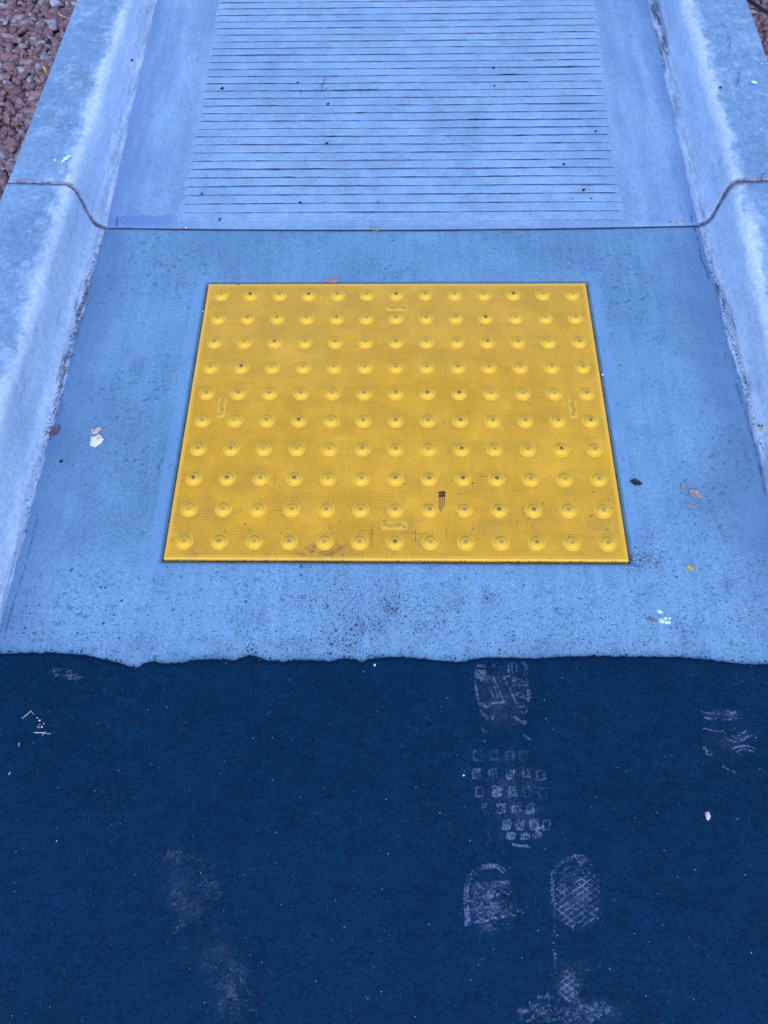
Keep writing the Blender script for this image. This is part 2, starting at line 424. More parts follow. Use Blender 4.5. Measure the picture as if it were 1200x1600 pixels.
ax_ = merge(lin(-.70, HX0-.006, .008), [HX0-.006, HX0-.003, HX0, HX1, HX1+.003, HX1+.006], lin(HX0, HX1, .009), lin(HX1+.006, .70, .008))
ay_ = merge(lin(-.60, HY0-.006, .008), [HY0-.003, HY0, HY1, HY1+.003, HY1+.006, .457, .4545, .459], lin(HY0, HY1, .009), lin(HY1+.006, .452, .008))
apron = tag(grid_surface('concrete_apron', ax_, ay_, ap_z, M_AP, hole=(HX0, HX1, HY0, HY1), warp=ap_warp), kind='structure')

RXL = lambda y: -.466+.014*(y-.48)       # left / right ends of the ribbed field
RXR = lambda y: .480+.022*(y-.48)
RY0, PITCH = .4872, .02575
NR = 66
RYE = RY0+NR*PITCH
def ra_z(x, y):
    z = zr(y)+.0012+.0010*nz(x, y, 13, 5)+.0004*nz(x, y, 9, 22)
    if RXL(y)+.004 < x < RXR(y)-.004 and RY0+.001 < y < RYE: z -= .0022
    d = y-(yj(x)+.0028)
    if d < .007: z -= .0034*(1-d/.007)**2
    return z
def ra_warp(x, y):
    if y < .487: t = (.487-y)/(.487-.4628); y = .487-t*(.487-(yj(x)+.0028+.0008*nz(x, 3, 1, 30)))
    return x, y
rx_ = merge(lin(-.70, -.47, .008), lin(-.47, -.43, .004), lin(-.43, .47, .018), lin(.47, .53, .004), lin(.53, .74, .008))
ry_ = merge([.4628, .4642, .4656, .467, .470, .474, .480, .486, .488, .4895], lin(.4895, 1.5, .008), lin(1.5, 2.3, .03))
ramp = tag(grid_surface('ramp_slab', rx_, ry_, ra_z, M_RA, warp=ra_warp), kind='structure')
# groove bed as its own dirty sheet just above the recessed floor
bedv = []; bedf = []
ns = 40
for j in range(81):
    y = RY0+.0015+(RYE-RY0-.003)*j/80
    for i in range(ns+1):
        x = (RXL(y)+.006)+(RXR(y)-RXL(y)-.012)*i/ns; bedv.append((x, y, zr(y)+.0004+.0005*nz(x, y, 2, 12)+.0010*nz(x, y, 13, 5)))
for j in range(80):
    for i in range(ns):
        a = j*(ns+1)+i; bedf.append((a, a+1, a+ns+2, a+ns+1))
pyd('groove_bed', bedv, bedf, M_GR, ramp, True)
# each pressed strip between two grooves
for k in range(NR):
    y0, y1 = RY0+k*PITCH, RY0+(k+1)*PITCH
    n = 150 if k < 36 else 30
    g0 = .0031; V = []; Fc = []
    prof = [(0, -.0052), (0.0001, -.0010), (.0006, -.0002), (.0018, .0003), (.5, -.0002), (1.0, -.0007), (1.0, -.0010), (1.0, -.0052)]
    el = .0045*nz(k, 1, 0, .83)-.001; er = .0045*nz(k, 7, 0, .77)+.001
    for i in range(n+1):
        t = i/n; xa, xb = RXL(y0)-.002+max(-.003, el), RXR(y0)+.002+min(.003, er)
        x = xa+(xb-xa)*t
        bow = -.004*(x+.1)**2*0+.006*max(0, x)**1.5*.9-.0012
        wob = .0011*nz(x, k*1.7, 2, 6)+.0006*nz(x, k*2.3, 5, 38)
        wob2 = .0011*nz(x, (k+1)*1.7, 2, 6)+.0006*nz(x, (k+1)*2.3, 5, 38)
        wid = g0*(.70+.9*nz(x*1.0, k*3.1, 8, 4)+.75*nz(x, k*3.1, 8, 24)+.35*nz(x, k*3.1, 8, 70))*min(1, .35+min(t, 1-t)*14*(1+.8*nz(k, 3, 9, .9)))
        wid = max(.0005, wid)
        fade = max(0, 1-abs(x-.32)/.2) if k in (2, 3, 4, 7) else 0
        if k < 2: fade = max(fade, .5)
        wid *= 1-.7*fade
        yl = y0+bow+wob+wid*.5; yh = y1+bow+wob2-max(.0005, g0*(.70+.9*nz(x, (k+1)*3.1, 8, 4)+.75*nz(x, (k+1)*3.1, 8, 24)+.35*nz(x, (k+1)*3.1, 8, 70))*min(1, .35+min(t, 1-t)*14*(1+.8*nz(k+1, 3, 9, .9))))*.5
        zb = zr((y0+y1)/2)+.0016+.0009*nz(x, y0, 13, 5)
        for (a, dz) in prof:
            if a < .1: yy = yl+a
            elif a == .5: yy = (yl+yh)/2
            else: yy = yh-(.0014 if dz > -.0008 else 0.0004)
            V.append((x, yy, zb+dz+.00035*nz(x, yy, 4, 60)+RS*(yy-(y0+y1)/2)))
    L = len(prof)
    for i in range(n):
        for j in range(L-1):
            a = i*L+j; Fc.append((a, a+L, a+L+1, a+1))
    Fc.append(tuple(range(L))); Fc.append(tuple(n*L+j for j in reversed(range(L))))
    o = pyd('rib', V, Fc, [M_RIB, M_GR], ramp, False)
    for p in o.data.polygons:
        if p.index < n*(L-1) and p.index % (L-1) in (0, 1): p.material_index = 1

# ---------------------------------------------------------------- kerbs
def hL(y): return float(np.interp(y, [-.56, .45, 1.2, 2.3], [.112, .112, .104, .12]))
def hR(y): return float(np.interp(y, [-.56, .087, .44, .67, 1.06, 2.3], [.030, .072, .108, .119, .131, .150]))
def kerb(name, sgn, y0, y1, h, face, outer, dh, mat, label, xs0=0.):
    """swept section: ragged mortar foot, cove, battered face, rounded nose, flat top, back"""
    root = None
    ys = lin(y0, y1, .007 if y1 < 1.0 else .010); V = []; Fc = []
    for y in ys:
        z0 = zr(y); H = h(y)+dh; Hn = H
        rg = .0045*nz(y, sgn*3, 1, 9)+.0025*nz(y, sgn*5, 1, 40)
        P = [(face-.022+rg, z0-.004), (face-.0205+rg, z0+.0016), (face-.015+rg*.7, z0+.0034+.001*nz(y, 2, 3, 30)),
             (face-.010, z0+.0055+.0015*nz(y, 8, sgn, 25)), (face-.005, z0+.010+.0015*nz(y, 9, sgn, 25)), (face-.001, z0+.019), (face+.001, z0+.030)]
        zt = Hn-.020
        for t in (.33, .66, 1.): P.append((face+.001+.005*t, z0+.030+(zt-z0-.030)*t))
        if zt < z0+.032:
            P[-3:] = [(face+.002, z0+.0305), (face+.004, z0+.031), (face+.006, z0+.0315)]
            zt = z0+.0315
        for a in (22, 45, 68, 90): P.append((face+.006+.020*(1-math.cos(R(a))), zt+.020*math.sin(R(a))))
        ht = zt+.020
        w_ = outer-(face+.026)
        for t in (.1, .2, .35, .5, .65, .8, .93): P.append((face+.026+w_*t, ht+.004*t))
        P += [(outer-.002, ht+.0035), (outer+.0015, ht), (outer+.003, ht-.006), (outer+.004, ht-.05), (outer+.004, -.06)]
        for i, (a, z) in enumerate(P):
            if 3 < i < len(P)-2:
                d = .0010*nz(a*9+i*.1, y, sgn*4, 9)+.0006*nz(a*30, y*1., sgn, 34); a -= d*.8; z += d
            V.append((sgn*(a+xs0), y, z))
    L = len(P)
    for i0, sg in ((0, 1), (len(ys)-1, -1)):
        for j in range(L):
            v = V[i0*L+j]; q = .0016*nz(v[0], v[2], sgn*2+i0, 45)+.0012*nz(v[0], v[2], i0, 130); V[i0*L+j] = (v[0], v[1]+sg*(.0006+q), v[2]-.0012*abs(nz(v[0], i0, 3, 60)))
    for i in range(len(ys)-1):
        for j in range(L-1):
            a = i*L+j; f = (a, a+1, a+L+1, a+L); Fc.append(f if sgn > 0 else f[::-1])
    e0 = tuple(range(L)); e1 = tuple((len(ys)-1)*L+j for j in reversed(range(L)))
    if sgn > 0: e0, e1 = e0[::-1], e1[::-1]
    Fc += [e0, e1]
    me = bpy.data.meshes.new(name); me.from_pydata(V, [], Fc)
    me.materials.append(mat); me.materials.append(M_DIRTB)
    o = bpy.data.objects.new(name, me); COL.objects.link(o)
    me.polygons.foreach_set('use_smooth', [True]*(len(Fc)-2)+[False]*2)
    me.polygons[len(Fc)-1].material_index = 1; me.polygons[len(Fc)-2].material_index = 1
    bm = bmesh.new(); bm.from_mesh(me)
    bmesh.ops.recalc_face_normals(bm, faces=bm.faces)
    bmesh.ops.triangulate(bm, faces=[f for f in bm.faces if len(f.verts) > 4]); bm.to_mesh(me); bm.free()
    return tag(o, label, 'curb')
YJL, YJR = .4690, .4715
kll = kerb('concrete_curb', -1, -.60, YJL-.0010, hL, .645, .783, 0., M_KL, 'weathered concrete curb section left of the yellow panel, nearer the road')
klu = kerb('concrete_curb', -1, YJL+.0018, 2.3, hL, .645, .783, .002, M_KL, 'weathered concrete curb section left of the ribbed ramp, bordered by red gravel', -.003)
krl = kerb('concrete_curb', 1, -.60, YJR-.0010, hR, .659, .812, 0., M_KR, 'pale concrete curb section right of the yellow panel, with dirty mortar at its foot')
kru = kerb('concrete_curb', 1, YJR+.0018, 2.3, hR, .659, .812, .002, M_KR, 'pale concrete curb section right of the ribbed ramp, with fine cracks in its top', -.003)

# ---------------------------------------------------------------- asphalt
EDGE = [(0,1021),(60,1019),(110,1021),(150,1026),(180,1033),(200,1040),(215,1043),(226,1036),(240,1032),(255,1037),(290,1035),(300,1031),(345,1030),(365,1032),(384,1026),(390,1022),(404,1027),(420,1032),(440,1034),(455,1032),(490,1031),(520,1034),(528,1029),(545,1028),(558,1030),(566,1037),(572,1030),(590,1027),(620,1026),(655,1028),(680,1032),(700,1033),(712,1035),(735,1031),(760,1027),(800,1027),(830,1029),(870,1026),(930,1025),(1050,1026),(1100,1030),(1140,1035),(1160,1037),(1200,1038)]
ep = np.array([gp(u, v)[:2] for u, v in EDGE])
def edge_y(x):
    if x < ep[0, 0] or x > ep[-1, 0]:
        b = ep[0, 1] if x < 0 else ep[-1, 1]; return b+.004*nz(x, 0, 0, 6)
    return float(np.interp(x, ep[:, 0], ep[:, 1]))+.0016*nz(x, 2, 0, 70)+.0011*nz(x, 2, 0, 170)
def as_z(x, y):
    d = edge_y(x)-y
    b = .0095*(1-math.exp(-max(0, d)/.0028))-.0012
    amp = 1. if (abs(x) < 1.2 and y > -1.6) else 0.
    return b+amp*(.0012*nz(x, y, 1, 16)+.0009*nz(x, y, 5, 60)+.0007*nz(x, y, 8, 140))
xs = merge([-40, -20, -8, -4, -2], lin(-2, -.66, .04), lin(-.66, .66, .0034), lin(.66, 2, .04), [4, 8, 20, 40])
ds = merge([0, .0012, .0024, .0036, .005, .0075, .010], lin(.010, .56, .0040), lin(.56, 1.2, .05), [2, 4, 8, 20, 40])
V = []; Fc = []
for d in ds:
    for x in xs:
        y = edge_y(x)-d
        if abs(x) < .66 and 0 < d < .56: y -= .0006*nz(x, d, 3, 90)
        V.append((x, y, as_z(x, y)))
nx = len(xs)
for j in range(len(ds)-1):
    for i in range(nx-1):
        a = j*nx+i; Fc.append((a, a+nx, a+nx+1, a+1))
road = tag(pyd('asphalt_road', V, Fc, M_AS, None, True), kind='structure')

# ---------------------------------------------------------------- tactile panel
panel = empty('tactile_panel', (0, 0, 0), 'yellow truncated dome warning panel set into the grey concrete apron', 'tactile paving')
def panel_mesh():
    bm = bmesh.new(); z = .0030
    X = merge(lin(-PW, PW, .02)); Y = merge(lin(-PD, PD, .02))
    q = gp(373, 445); V = []
    def zz(x, y):
        e = max(abs(x)-PW, abs(y)-PD); return z-(.0012 if e > -.0005 else 0)+.0003*nz(x, y, 3, 6)
    X = merge(lin(-PW+.0012, PW-.0012, .02), [-PW, PW, q[0]-.006, q[0]-.003, q[0]+.002, q[0]+.006]); Y = merge(lin(-PD+.0012, PD-.0012, .02), [-PD, PD, PD-.003])
    W = {}
    for i, x in enumerate(X):
        for j, y in enumerate(Y):
            yy = y
            if j == len(Y)-1 and q[0]-.004 < x < q[0]+.004: yy -= .0035
            if j == len(Y)-2 and q[0]-.004 < x < q[0]+.004: yy -= .003
            W[i, j] = bm.verts.new((x, yy, zz(x, y)))
    for i in range(len(X)-1):
        for j in range(len(Y)-1): bm.faces.new((W[i, j], W[i+1, j], W[i+1, j+1], W[i, j+1]))
    be = [e for e in bm.edges if e.is_boundary]
    r = bmesh.ops.extrude_edge_only(bm, edges=be)
    for v in [a for a in r['geom'] if isinstance(a, bmesh.types.BMVert)]: v.co.z = -.010
    bmesh.ops.recalc_face_normals(bm, faces=bm.faces)
    me = bpy.data.meshes.new('plate'); bm.to_mesh(me); bm.free(); return me
link('plate', panel_mesh(), M_PA, panel)
# raised rim bars on the plate's border
def bar(x0, x1, y0, y1, z0, z1, name, mat, parent, bev=.0008):
    V = [(x0, y0, z0), (x1, y0, z0), (x1, y1, z0), (x0, y1, z0), (x0+bev, y0+bev, z1), (x1-bev, y0+bev, z1), (x1-bev, y1-bev, z1), (x0+bev, y1-bev, z1)]
    return pyd(name, V, [(4, 5, 6, 7), (0, 1, 5, 4), (1, 2, 6, 5), (2, 3, 7, 6), (3, 0, 4, 7)], mat, parent)
bar(-PW+.001, PW-.001, -PD+.0012, -PD+.0036, .0020, .0036, 'rim', M_BADGE, panel)
# domes
def dome_mesh():
    prof = [(.0154, -.0006), (.0150, .0001), (.0144, .00040), (.0126, .0006), (.0120, .00065), (.0112, .0009), (.0105, .0018), (.0094, .0031), (.0077, .0042), (.0058, .0049), (.0044, .0052), (.0032, .0051), (.0016, .0050)]
    n = 28; V = []; Fc = []
    for r, z in prof:
        for i in range(n): a = 2*math.pi*i/n; V.append((r*math.cos(a), r*math.sin(a), z))
    for k in range(len(prof)-1):
        for i in range(n): Fc.append((k*n+i, k*n+(i+1) % n, (k+1)*n+(i+1) % n, (k+1)*n+i))
    V.append((0, 0, .00495)); c = len(V)-1; k = len(prof)-1
    for i in range(n): Fc.append((k*n+i, k*n+(i+1) % n, c))
    me = bpy.data.meshes.new('dome'); me.from_pydata(V, [], Fc); me.polygons.foreach_set('use_smooth', [True]*len(Fc)); me.materials.append(M_DO); return me
dm = dome_mesh(); proto = None
PX, PY = .0584, .0607
for r_ in range(10):
    for c_ in range(13):
        if proto is None: proto = o = bpy.data.objects.new('dome', dm)
        else: o = proto.copy()
        COL.objects.link(o); o.parent = panel
        o.location = ((c_-6)*PX, (4.5-r_)*PY, .0030); o.rotation_euler = (0, 0, 0)
# brand badges, moulded
def badge(u, v, rot):
    p = gp(u, v, .003)
    L, Hh = .0440, .0150; bm = bmesh.new(); ring = []
    for cx, cy, a0 in ((L/2-.0045, Hh/2-.0045, 0), (-L/2+.0045, Hh/2-.0045, 90), (-L/2+.0045, -Hh/2+.0045, 180), (L/2-.0045, -Hh/2+.0045, 270)):
        for a in (0, 30, 60, 90): ring.append((cx+.0045*math.cos(R(a0+a)), cy+.0045*math.sin(R(a0+a))))
    b0 = [bm.verts.new((x, y, -.0006)) for x, y in ring]; b1 = [bm.verts.new((x, y, .0006)) for x, y in ring]; b2 = [bm.verts.new((x*.975, y*.93, .0009)) for x, y in ring]
    n = len(ring)
    for i in range(n):
        j = (i+1) % n; bm.faces.new((b0[i], b0[j], b1[j], b1[i])); bm.faces.new((b1[i], b1[j], b2[j], b2[i]))
    bm.faces.new(b2)
    me = bpy.data.meshes.new('name_badge'); bm.to_mesh(me); bm.free()
    o = link('name_badge', me, M_BADGE, panel); o.location = (p[0], p[1], .0030); o.rotation_euler = (0, 0, rot)
    cu = bpy.data.curves.new('lettering', 'FONT'); cu.body = 'TekWay'; cu.size = .0125; cu.align_x = 'CENTER'; cu.align_y = 'CENTER'
    cu.extrude = .00035; cu.bevel_depth = .00012; cu.resolution_u = 3
    t = bpy.data.objects.new('tmp', cu); COL.objects.link(t)
    bpy.context.view_layer.update()
    me2 = bpy.data.meshes.new_from_object(t.evaluated_get(bpy.context.evaluated_depsgraph_get()))
    bpy.data.objects.remove(t); me2.name = 'lettering'; me2.materials.clear()
    l = link('lettering', me2, M_LETTER, o); l.location = (0, .0002, .0011); l.scale = (.92, 1., 1)
badge(620, 481, 0); badge(616, 821, math.pi); badge(347, 636, math.pi/2); badge(895, 637, -math.pi/2)

# ---------------------------------------------------------------- ribbon marks (thin deposits lying on a surface)
def strokes(name, items, zf, mat, parent=None, lift=.0005, plane_z=0., step=.003, jit=0., back=gp, patches=()):
    """items: (list of photo points, width in m, density). Laid on the real surface, subdivided so that they follow it."""
    V = []; Fc = []; A = []
    for pts, wd, den in items:
        P = [back(u, v, plane_z)[:2] if back is gp else back(u, v)[:2] for u, v in pts]
        Q = []
        for a, b in zip(P[:-1], P[1:]):
            n = max(1, int(np.linalg.norm(b-a)/step))
            for i in range(n): Q.append(a+(b-a)*i/n)
        Q.append(P[-1]); Q = np.array(Q)
        if jit: Q = Q+rng.normal(0, jit, Q.shape)
        T = np.gradient(Q, axis=0) if len(Q) > 1 else np.array([[1, 0]]); T /= np.maximum(1e-9, np.linalg.norm(T, axis=1))[:, None]
        N = np.stack([-T[:, 1], T[:, 0]], 1); b0 = len(V)
        for i, (q, n_) in enumerate(zip(Q, N)):
            ww = wd*(.75+.5*random.random())
            for s in (-.5, .5):
                x, y = q+n_*ww*s; V.append((x, y, zf(x, y)+lift)); A.append(den)
        for i in range(len(Q)-1): Fc.append((b0+2*i, b0+2*i+1, b0+2*i+3, b0+2*i+2))
    for cu_, cv, ru, rv, an, den in patches:
        # soft dusting: density falls off to nothing at the rim
        nr, na = 7, 28; b0 = len(V)
        for k in range(nr+1):
            for m in range(na):
                t = 2*math.pi*m/na; e = k/nr*(1+.18*nz(math.cos(t), math.sin(t), cu_)); a1, b1 = ru*e*math.cos(t), rv*e*math.sin(t)
                q = gp(cu_+a1*math.cos(an)-b1*math.sin(an), cv+a1*math.sin(an)+b1*math.cos(an), plane_z)
                V.append((q[0], q[1], zf(q[0], q[1])+lift*.8)); A.append(den*(1-(k/nr)**1.6))
        for k in range(nr):
            for m in range(na):
                i0 = b0+k*na+m; i1 = b0+k*na+(m+1) % na; Fc.append((i0, i1, i1+na, i0+na))
    o = pyd(name, V, Fc, mat, parent)
    a = o.data.attributes.new('dust', 'FLOAT', 'POINT'); a.data.foreach_set('value', A)
    return o
def m_dust(name, col, th=.5, scale=260.):
    g = G(name); at = g.n('ShaderNodeAttribute', attribute_name='dust').outputs['Fac']
    n = g.noise(scale, 4, .75); m2 = g.noise(40, 3, .6)
    a = g.mul(g.step(g.add(n, g.mul(g.sub(m2, .5), .7)), th-.10, th+.16), at)
    return g.done(col, .95, None, .05, alpha=a)
M_DUST = m_dust('chalk_dust', (.25, .36, .70), .51, 330.)
M_CRK = m_dust('crack_dirt', (.06, .09, .22), .44)
az = .0062
# shoe print with square tread blocks
def sq(u, v, w_, h_, den=.6, fill=False, sk=0):
    P = [(u-w_/2+sk, v-h_/2), (u+w_/2+sk, v-h_/2), (u+w_/2-sk, v+h_/2), (u-w_/2-sk, v+h_/2), (u-w_/2+sk, v-h_/2)]
    it = [(P, .0030, den)]
    if fill: it.append(([(u, v-h_/2), (u, v+h_/2)], .0016+w_*.0009, den*.8))
    return it
it = []
for v, row in ((1182, ((746, .55), (771, .35), (796, .3), (818, .15))), (1210, ((745, .8), (771, .6), (797, .9), (822, .7), (844, .4))),
               (1238, ((749, .5), (775, 1.1), (800, 1.2), (823, .5), (848, .5))), (1264, ((760, .6), (782, 1.2), (806, .9), (829, .8))),
               (1289, ((791, .9), (812, .9), (834, .7), (852, .5))), (1306, ((799, .9), (820, 1.), (838, .7)))):
    for u, dn in row:
        it += sq(u+random.uniform(-1, 1), v+random.uniform(-1.5, 1.5), 11, 14 if v < 1300 else 8, dn*.62, dn > .55, .8 if v > 1250 else 0)
it += [([(799, 1318), (812, 1322), (828, 1323)], .003, .5), ([(834, 1304), (842, 1294), (850, 1291)], .003, .8), ([(833, 1306), (845, 1308)], .003, .7)]
it += [([(742, 1046), (744, 1078), (748, 1100), (762, 1105), (766, 1100)], .004, .45), ([(770, 1058), (780, 1080), (787, 1097), (768, 1099)], .0028, .6),
       ([(743, 1050), (756, 1052), (766, 1064), (758, 1066), (744, 1056)], .007, .5), ([(786, 1058), (799, 1083), (812, 1108)], .0028, .55),
       ([(786, 1058), (796, 1057)], .0028, .4), ([(806, 1083), (818, 1090), (826, 1096), (825, 1078)], .006, .5), ([(812, 1105), (821, 1103), (822, 1113), (814, 1114)], .004, .6),
       ([(793, 1036), (795, 1052)], .003, .4), ([(799, 1036), (800, 1054)], .003, .4), ([(806, 1036), (807, 1050)], .003, .4), ([(817, 1034), (822, 1044), (820, 1058)], .006, .3),
       ([(750, 1112), (762, 1124)], .006, .5), ([(768, 1125), (773, 1118)], .004, .4), ([(752, 1137), (758, 1146)], .006, .5), ([(750, 1156), (758, 1159)], .004, .6),
       ([(803, 1120), (819, 1132), (820, 1126)], .004, .5), ([(810, 1143), (828, 1156)], .003, .4), ([(745, 1040), (760, 1042)], .005, .4), ([(768, 1040), (784, 1042)], .005, .3),
       ([(765, 1075), (770, 1090)], .002, .5), ([(772, 1072), (778, 1090)], .002, .5), ([(800, 1062), (824, 1064)], .006, .35), ([(801, 1072), (826, 1070)], .005, .3)]
def tagp(o, l): return tag(o, l, 'shoe print', 'dusty shoe prints on the asphalt')
tagp(strokes('shoe_print', it, as_z, M_DUST, plane_z=az, jit=.0003, patches=((800, 1245, 55, 75, 0, .16), (785, 1090, 45, 55, 0, .14))), 'pale dusty shoe print of square tread blocks, starting at the concrete edge')
# rounded blocks print
it = []
arc = [(731, 1446), (730, 1436), (729, 1420), (728, 1395), (732, 1375), (742, 1362), (755, 1355), (775, 1353), (788, 1362)]
it += [(arc[:6], .0075, .55), (arc[5:], .0060, .5)]
for v, x0, x1, dn in ((1386, 738, 800, .35), (1399, 735, 806, .45), (1416, 740, 812, .4), (1431, 745, 816, .35), (1451, 745, 795, .22)):
    u = x0+6
    while u < x1-4:
        c = [(u+5.2*math.cos(a), v-(u-x0)*.10+4.6*math.sin(a)) for a in np.linspace(0, 2*math.pi, 9)]
        it.append((c, .0021, dn)); 
        if random.random() < .5: it.append(([(u-2, v-(u-x0)*.10), (u+2, v-(u-x0)*.10)], .0045, dn*.7))
        u += 13
for a, b, dn in (((730, 1407), (748, 1405), 1.), ((748, 1405), (795, 1394), .6), ((738, 1440), (760, 1438), 1.1), ((760, 1438), (806, 1428), 1.), ((800, 1424), (816, 1424), .8), ((775, 1392), (795, 1396), .5), ((742, 1380), (795, 1378), .3)):
    it.append(([a, b], .0034, dn))
tagp(strokes('shoe_print', it, as_z, M_DUST, plane_z=az, jit=.0003, patches=((768, 1410, 42, 52, -.1, .30), (758, 1408, 34, 26, 0, .16))), 'dusty forefoot print with rounded tread cells and a bright left rim')
# diamond lattice print
it = [([(863, 1412), (862, 1385), (864, 1365), (870, 1352), (882, 1342), (895, 1338), (910, 1340), (924, 1350)], .0055, .55), ([(870, 1350), (884, 1344), (900, 1344), (915, 1350)], .004, .4)]
def lattice(cx, cy, w_, h_, inside, den):
    out = []
    for k in range(-12, 13):
        for s in (1, -1):
            P = []
            for t in np.linspace(-90, 90, 40):
                u = cx+k*15+t; v = cy+s*t*.72
                if inside(u, v): P.append((u, v))
                else:
                    if len(P) > 2: out.append((P, .0017, den*random.uniform(.3, 1.2)))
                    P = []
            if len(P) > 2: out.append((P, .0017, den*random.uniform(.3, 1.2)))
    return out
it += lattice(900, 1400, 70, 100, lambda u, v: ((u-902)/38)**2+((v-1400)/54)**2 < 1, .55)
it += lattice(885, 1560, 40, 40, lambda u, v: ((u-888)/18)**2+((v-1540)/26)**2 < 1, .5)
for i in range(20):
    v = 1405+i*6; it.append(([(865+random.uniform(-1, 1), v), (867+random.uniform(-1, 2), v+3)], .0035, random.uniform(.2, .8)))
it += [([(862, 1521), (860, 1524)], .005, .8), ([(855, 1550), (858, 1562)], .003, .6)]
tagp(strokes('shoe_print', it, as_z, M_DUST, plane_z=az, jit=.0003, patches=((903, 1400, 42, 62, 0, .20), (890, 1540, 30, 50, .1, .18))), 'dusty shoe print with a diamond lattice tread and thin left outline')
def smear(pl, name='shoe_print', den=.4, n=120, w_=.006, patches=()):
    it = []
    for _ in range(n):
        cx, cy, rx, ry = random.choice(pl); a = random.uniform(0, 6.28); r = math.sqrt(random.random())
        u, v = cx+rx*r*math.cos(a), cy+ry*r*math.sin(a); an = random.uniform(-.9, .5)
        l = random.uniform(3, 9); it.append(([(u, v), (u+l*math.cos(an), v-l*abs(math.sin(an)))], w_*random.uniform(.3, 1), den*random.uniform(.3, 1.1)))
    return strokes(name, it, as_z, M_DUST, plane_z=az, jit=.0003, patches=patches)
tagp(smear([(880, 1570, 60, 18), (920, 1575, 30, 14), (840, 1585, 40, 14), (900, 1590, 40, 12)], n=220, den=.34, w_=.0035, patches=((900, 1580, 85, 30, 0, .16),)), 'smeared dusty print at the bottom edge, below the lattice print')
tagp(smear([(275, 1345, 38, 15), (318, 1370, 20, 16), (332, 1398, 12, 20), (280, 1400, 40, 22), (265, 1445, 20, 14)], n=200, den=.16, w_=.003, patches=((290, 1385, 48, 72, -.25, .085), (325, 1385, 18, 36, -.3, .10), (320, 1470, 40, 75, -.3, .06))), 'faint smudged shoe print left of centre on the asphalt')
tagp(smear([(345, 1520, 40, 30), (370, 1545, 22, 20), (350, 1575, 45, 20)], n=160, den=.16, w_=.003, patches=((360, 1535, 42, 75, -.2, .09),)), 'faintest smudged print low on the asphalt, near the bottom edge')
it = []
for k, (v, x0, x1, b, dn) in enumerate(((1113, 1095, 1150, 3, .5), (1122, 1100, 1158, 3, .6), (1138, 1096, 1150, 5, .4), (1142, 1128, 1165, 9, .6), (1149, 1140, 1175, 7, .4), (1150, 1128, 1168, 10, .5), (1171, 1140, 1180, -9, .7), (1176, 1148, 1178, -8, .5))):
    it.append(([(u, v+b*math.sin((u-x0)/(x1-x0)*math.pi)*(1 if b > 0 else .6)) for u in np.linspace(x0, x1, 8)], .0025, dn))
it += [([(1098, 1168), (1104, 1178), (1112, 1180)], .005, .4), ([(1128, 1197), (1147, 1208)], .0035, .7), ([(1128, 1117), (1150, 1119)], .011, .3)]
tagp(strokes('shoe_print', it, as_z, M_DUST, plane_z=az, jit=.0004, patches=((1130, 1118, 34, 12, 0, .18), (1140, 1155, 50, 36, 0, .08))), 'faint print of curved tread lines by the right edge of the asphalt')
o = smear([(92, 1052, 16, 8), (112, 1060, 12, 5)], n=40, den=.35, w_=.004)
tagp(o, 'small faint heel mark just below the concrete edge at left')

# cracks
def kz(sgn, h, face, dh=0):
    def f(x, y):
        a = abs(x); ht = h(y)+dh
        if a < face: return zr(y)+.004
        return ht+.004*(a-face)/(.12)+.0012
    return f
it = [([(1115, 27), (1122, 35), (1128, 42), (1134, 47), (1153, 50), (1160, 52), (1170, 55)], .0013, 1.), ([(1134, 47), (1124, 44), (1116, 46)], .0016, .8),
      ([(1136, 60), (1141, 68), (1138, 78)], .0015, .8), ([(1154, 108), (1155, 117), (1152, 128)], .0016, .9), ([(1156, 124), (1151, 134)], .0018, .9), ([(1152, 146), (1158, 143), (1163, 160)], .0014, .7)]
strokes('hairline_crack', it, kz(1, hR, .659, .005), M_CRK, kru, lift=.0007, plane_z=.130, jit=.0002)
it = [([(1189, 285), (1190, 275), (1197, 272)], .003, 1.)]
strokes('hairline_crack', it, kz(1, hR, .659, .005), M_CRK, kru, lift=.0007, plane_z=.116, jit=.0002)
it = [([(1084, 352), (1087, 365), (1092, 385), (1095, 405), (1104, 425), (1108, 440)], .0018, 1.), ([(1150, 600), (1157, 625), (1166, 650), (1172, 675), (1180, 700), (1190, 745), (1196, 775)], .0018, 1.),
      ([(60, 805), (48, 855), (36, 900), (20, 950), (6, 1000)], .0014, .8), ([(183, 356), (184, 342)], .0022, 1.), ([(1081, 350), (1079, 338)], .0025, 1.)]
strokes('hairline_crack', it, lambda x, y: zr(y)+.0012+.001*0, M_CRK, apron, lift=.0016, jit=.0002)
# trodden-in stain with runs on the panel
def pz(x, y): return .0030
it = [([(685, 771), (690, 769), (696, 771)], .0055, .8), ([(685, 775), (690, 774), (696, 775)], .0055, .8)] + [([(u, 774), (u+.3, 790+random.uniform(0, 14))], .0011, .9) for u in (686, 688.5, 691, 694)]
it += [([(581, 822), (581, 856)], .0012, .9), ([(574, 834), (586, 834)], .0010, .7), ([(627, 833), (670, 834)], .0009, .8), ([(649, 827), (649, 845)], .0013, .9), ([(697, 825), (697, 842)], .0012, .8), ([(752, 740), (752, 746), (760, 744)], .0010, .9), ([(602, 683), (614, 687)], .0012, .6)]
M_GD = m_dust('ground_in_dirt', (.09, .045, .08), .22)
strokes('scuff_stain', it[:6], pz, M_GD, panel, lift=.0004, plane_z=.003, jit=.0001)['kind'] = 'stuff'
for k in it[6:]: strokes('dirt_line', [(k[0], k[1]*.8, k[2]*.6)], pz, M_GD, panel, lift=.0004, plane_z=.003, jit=.0001)

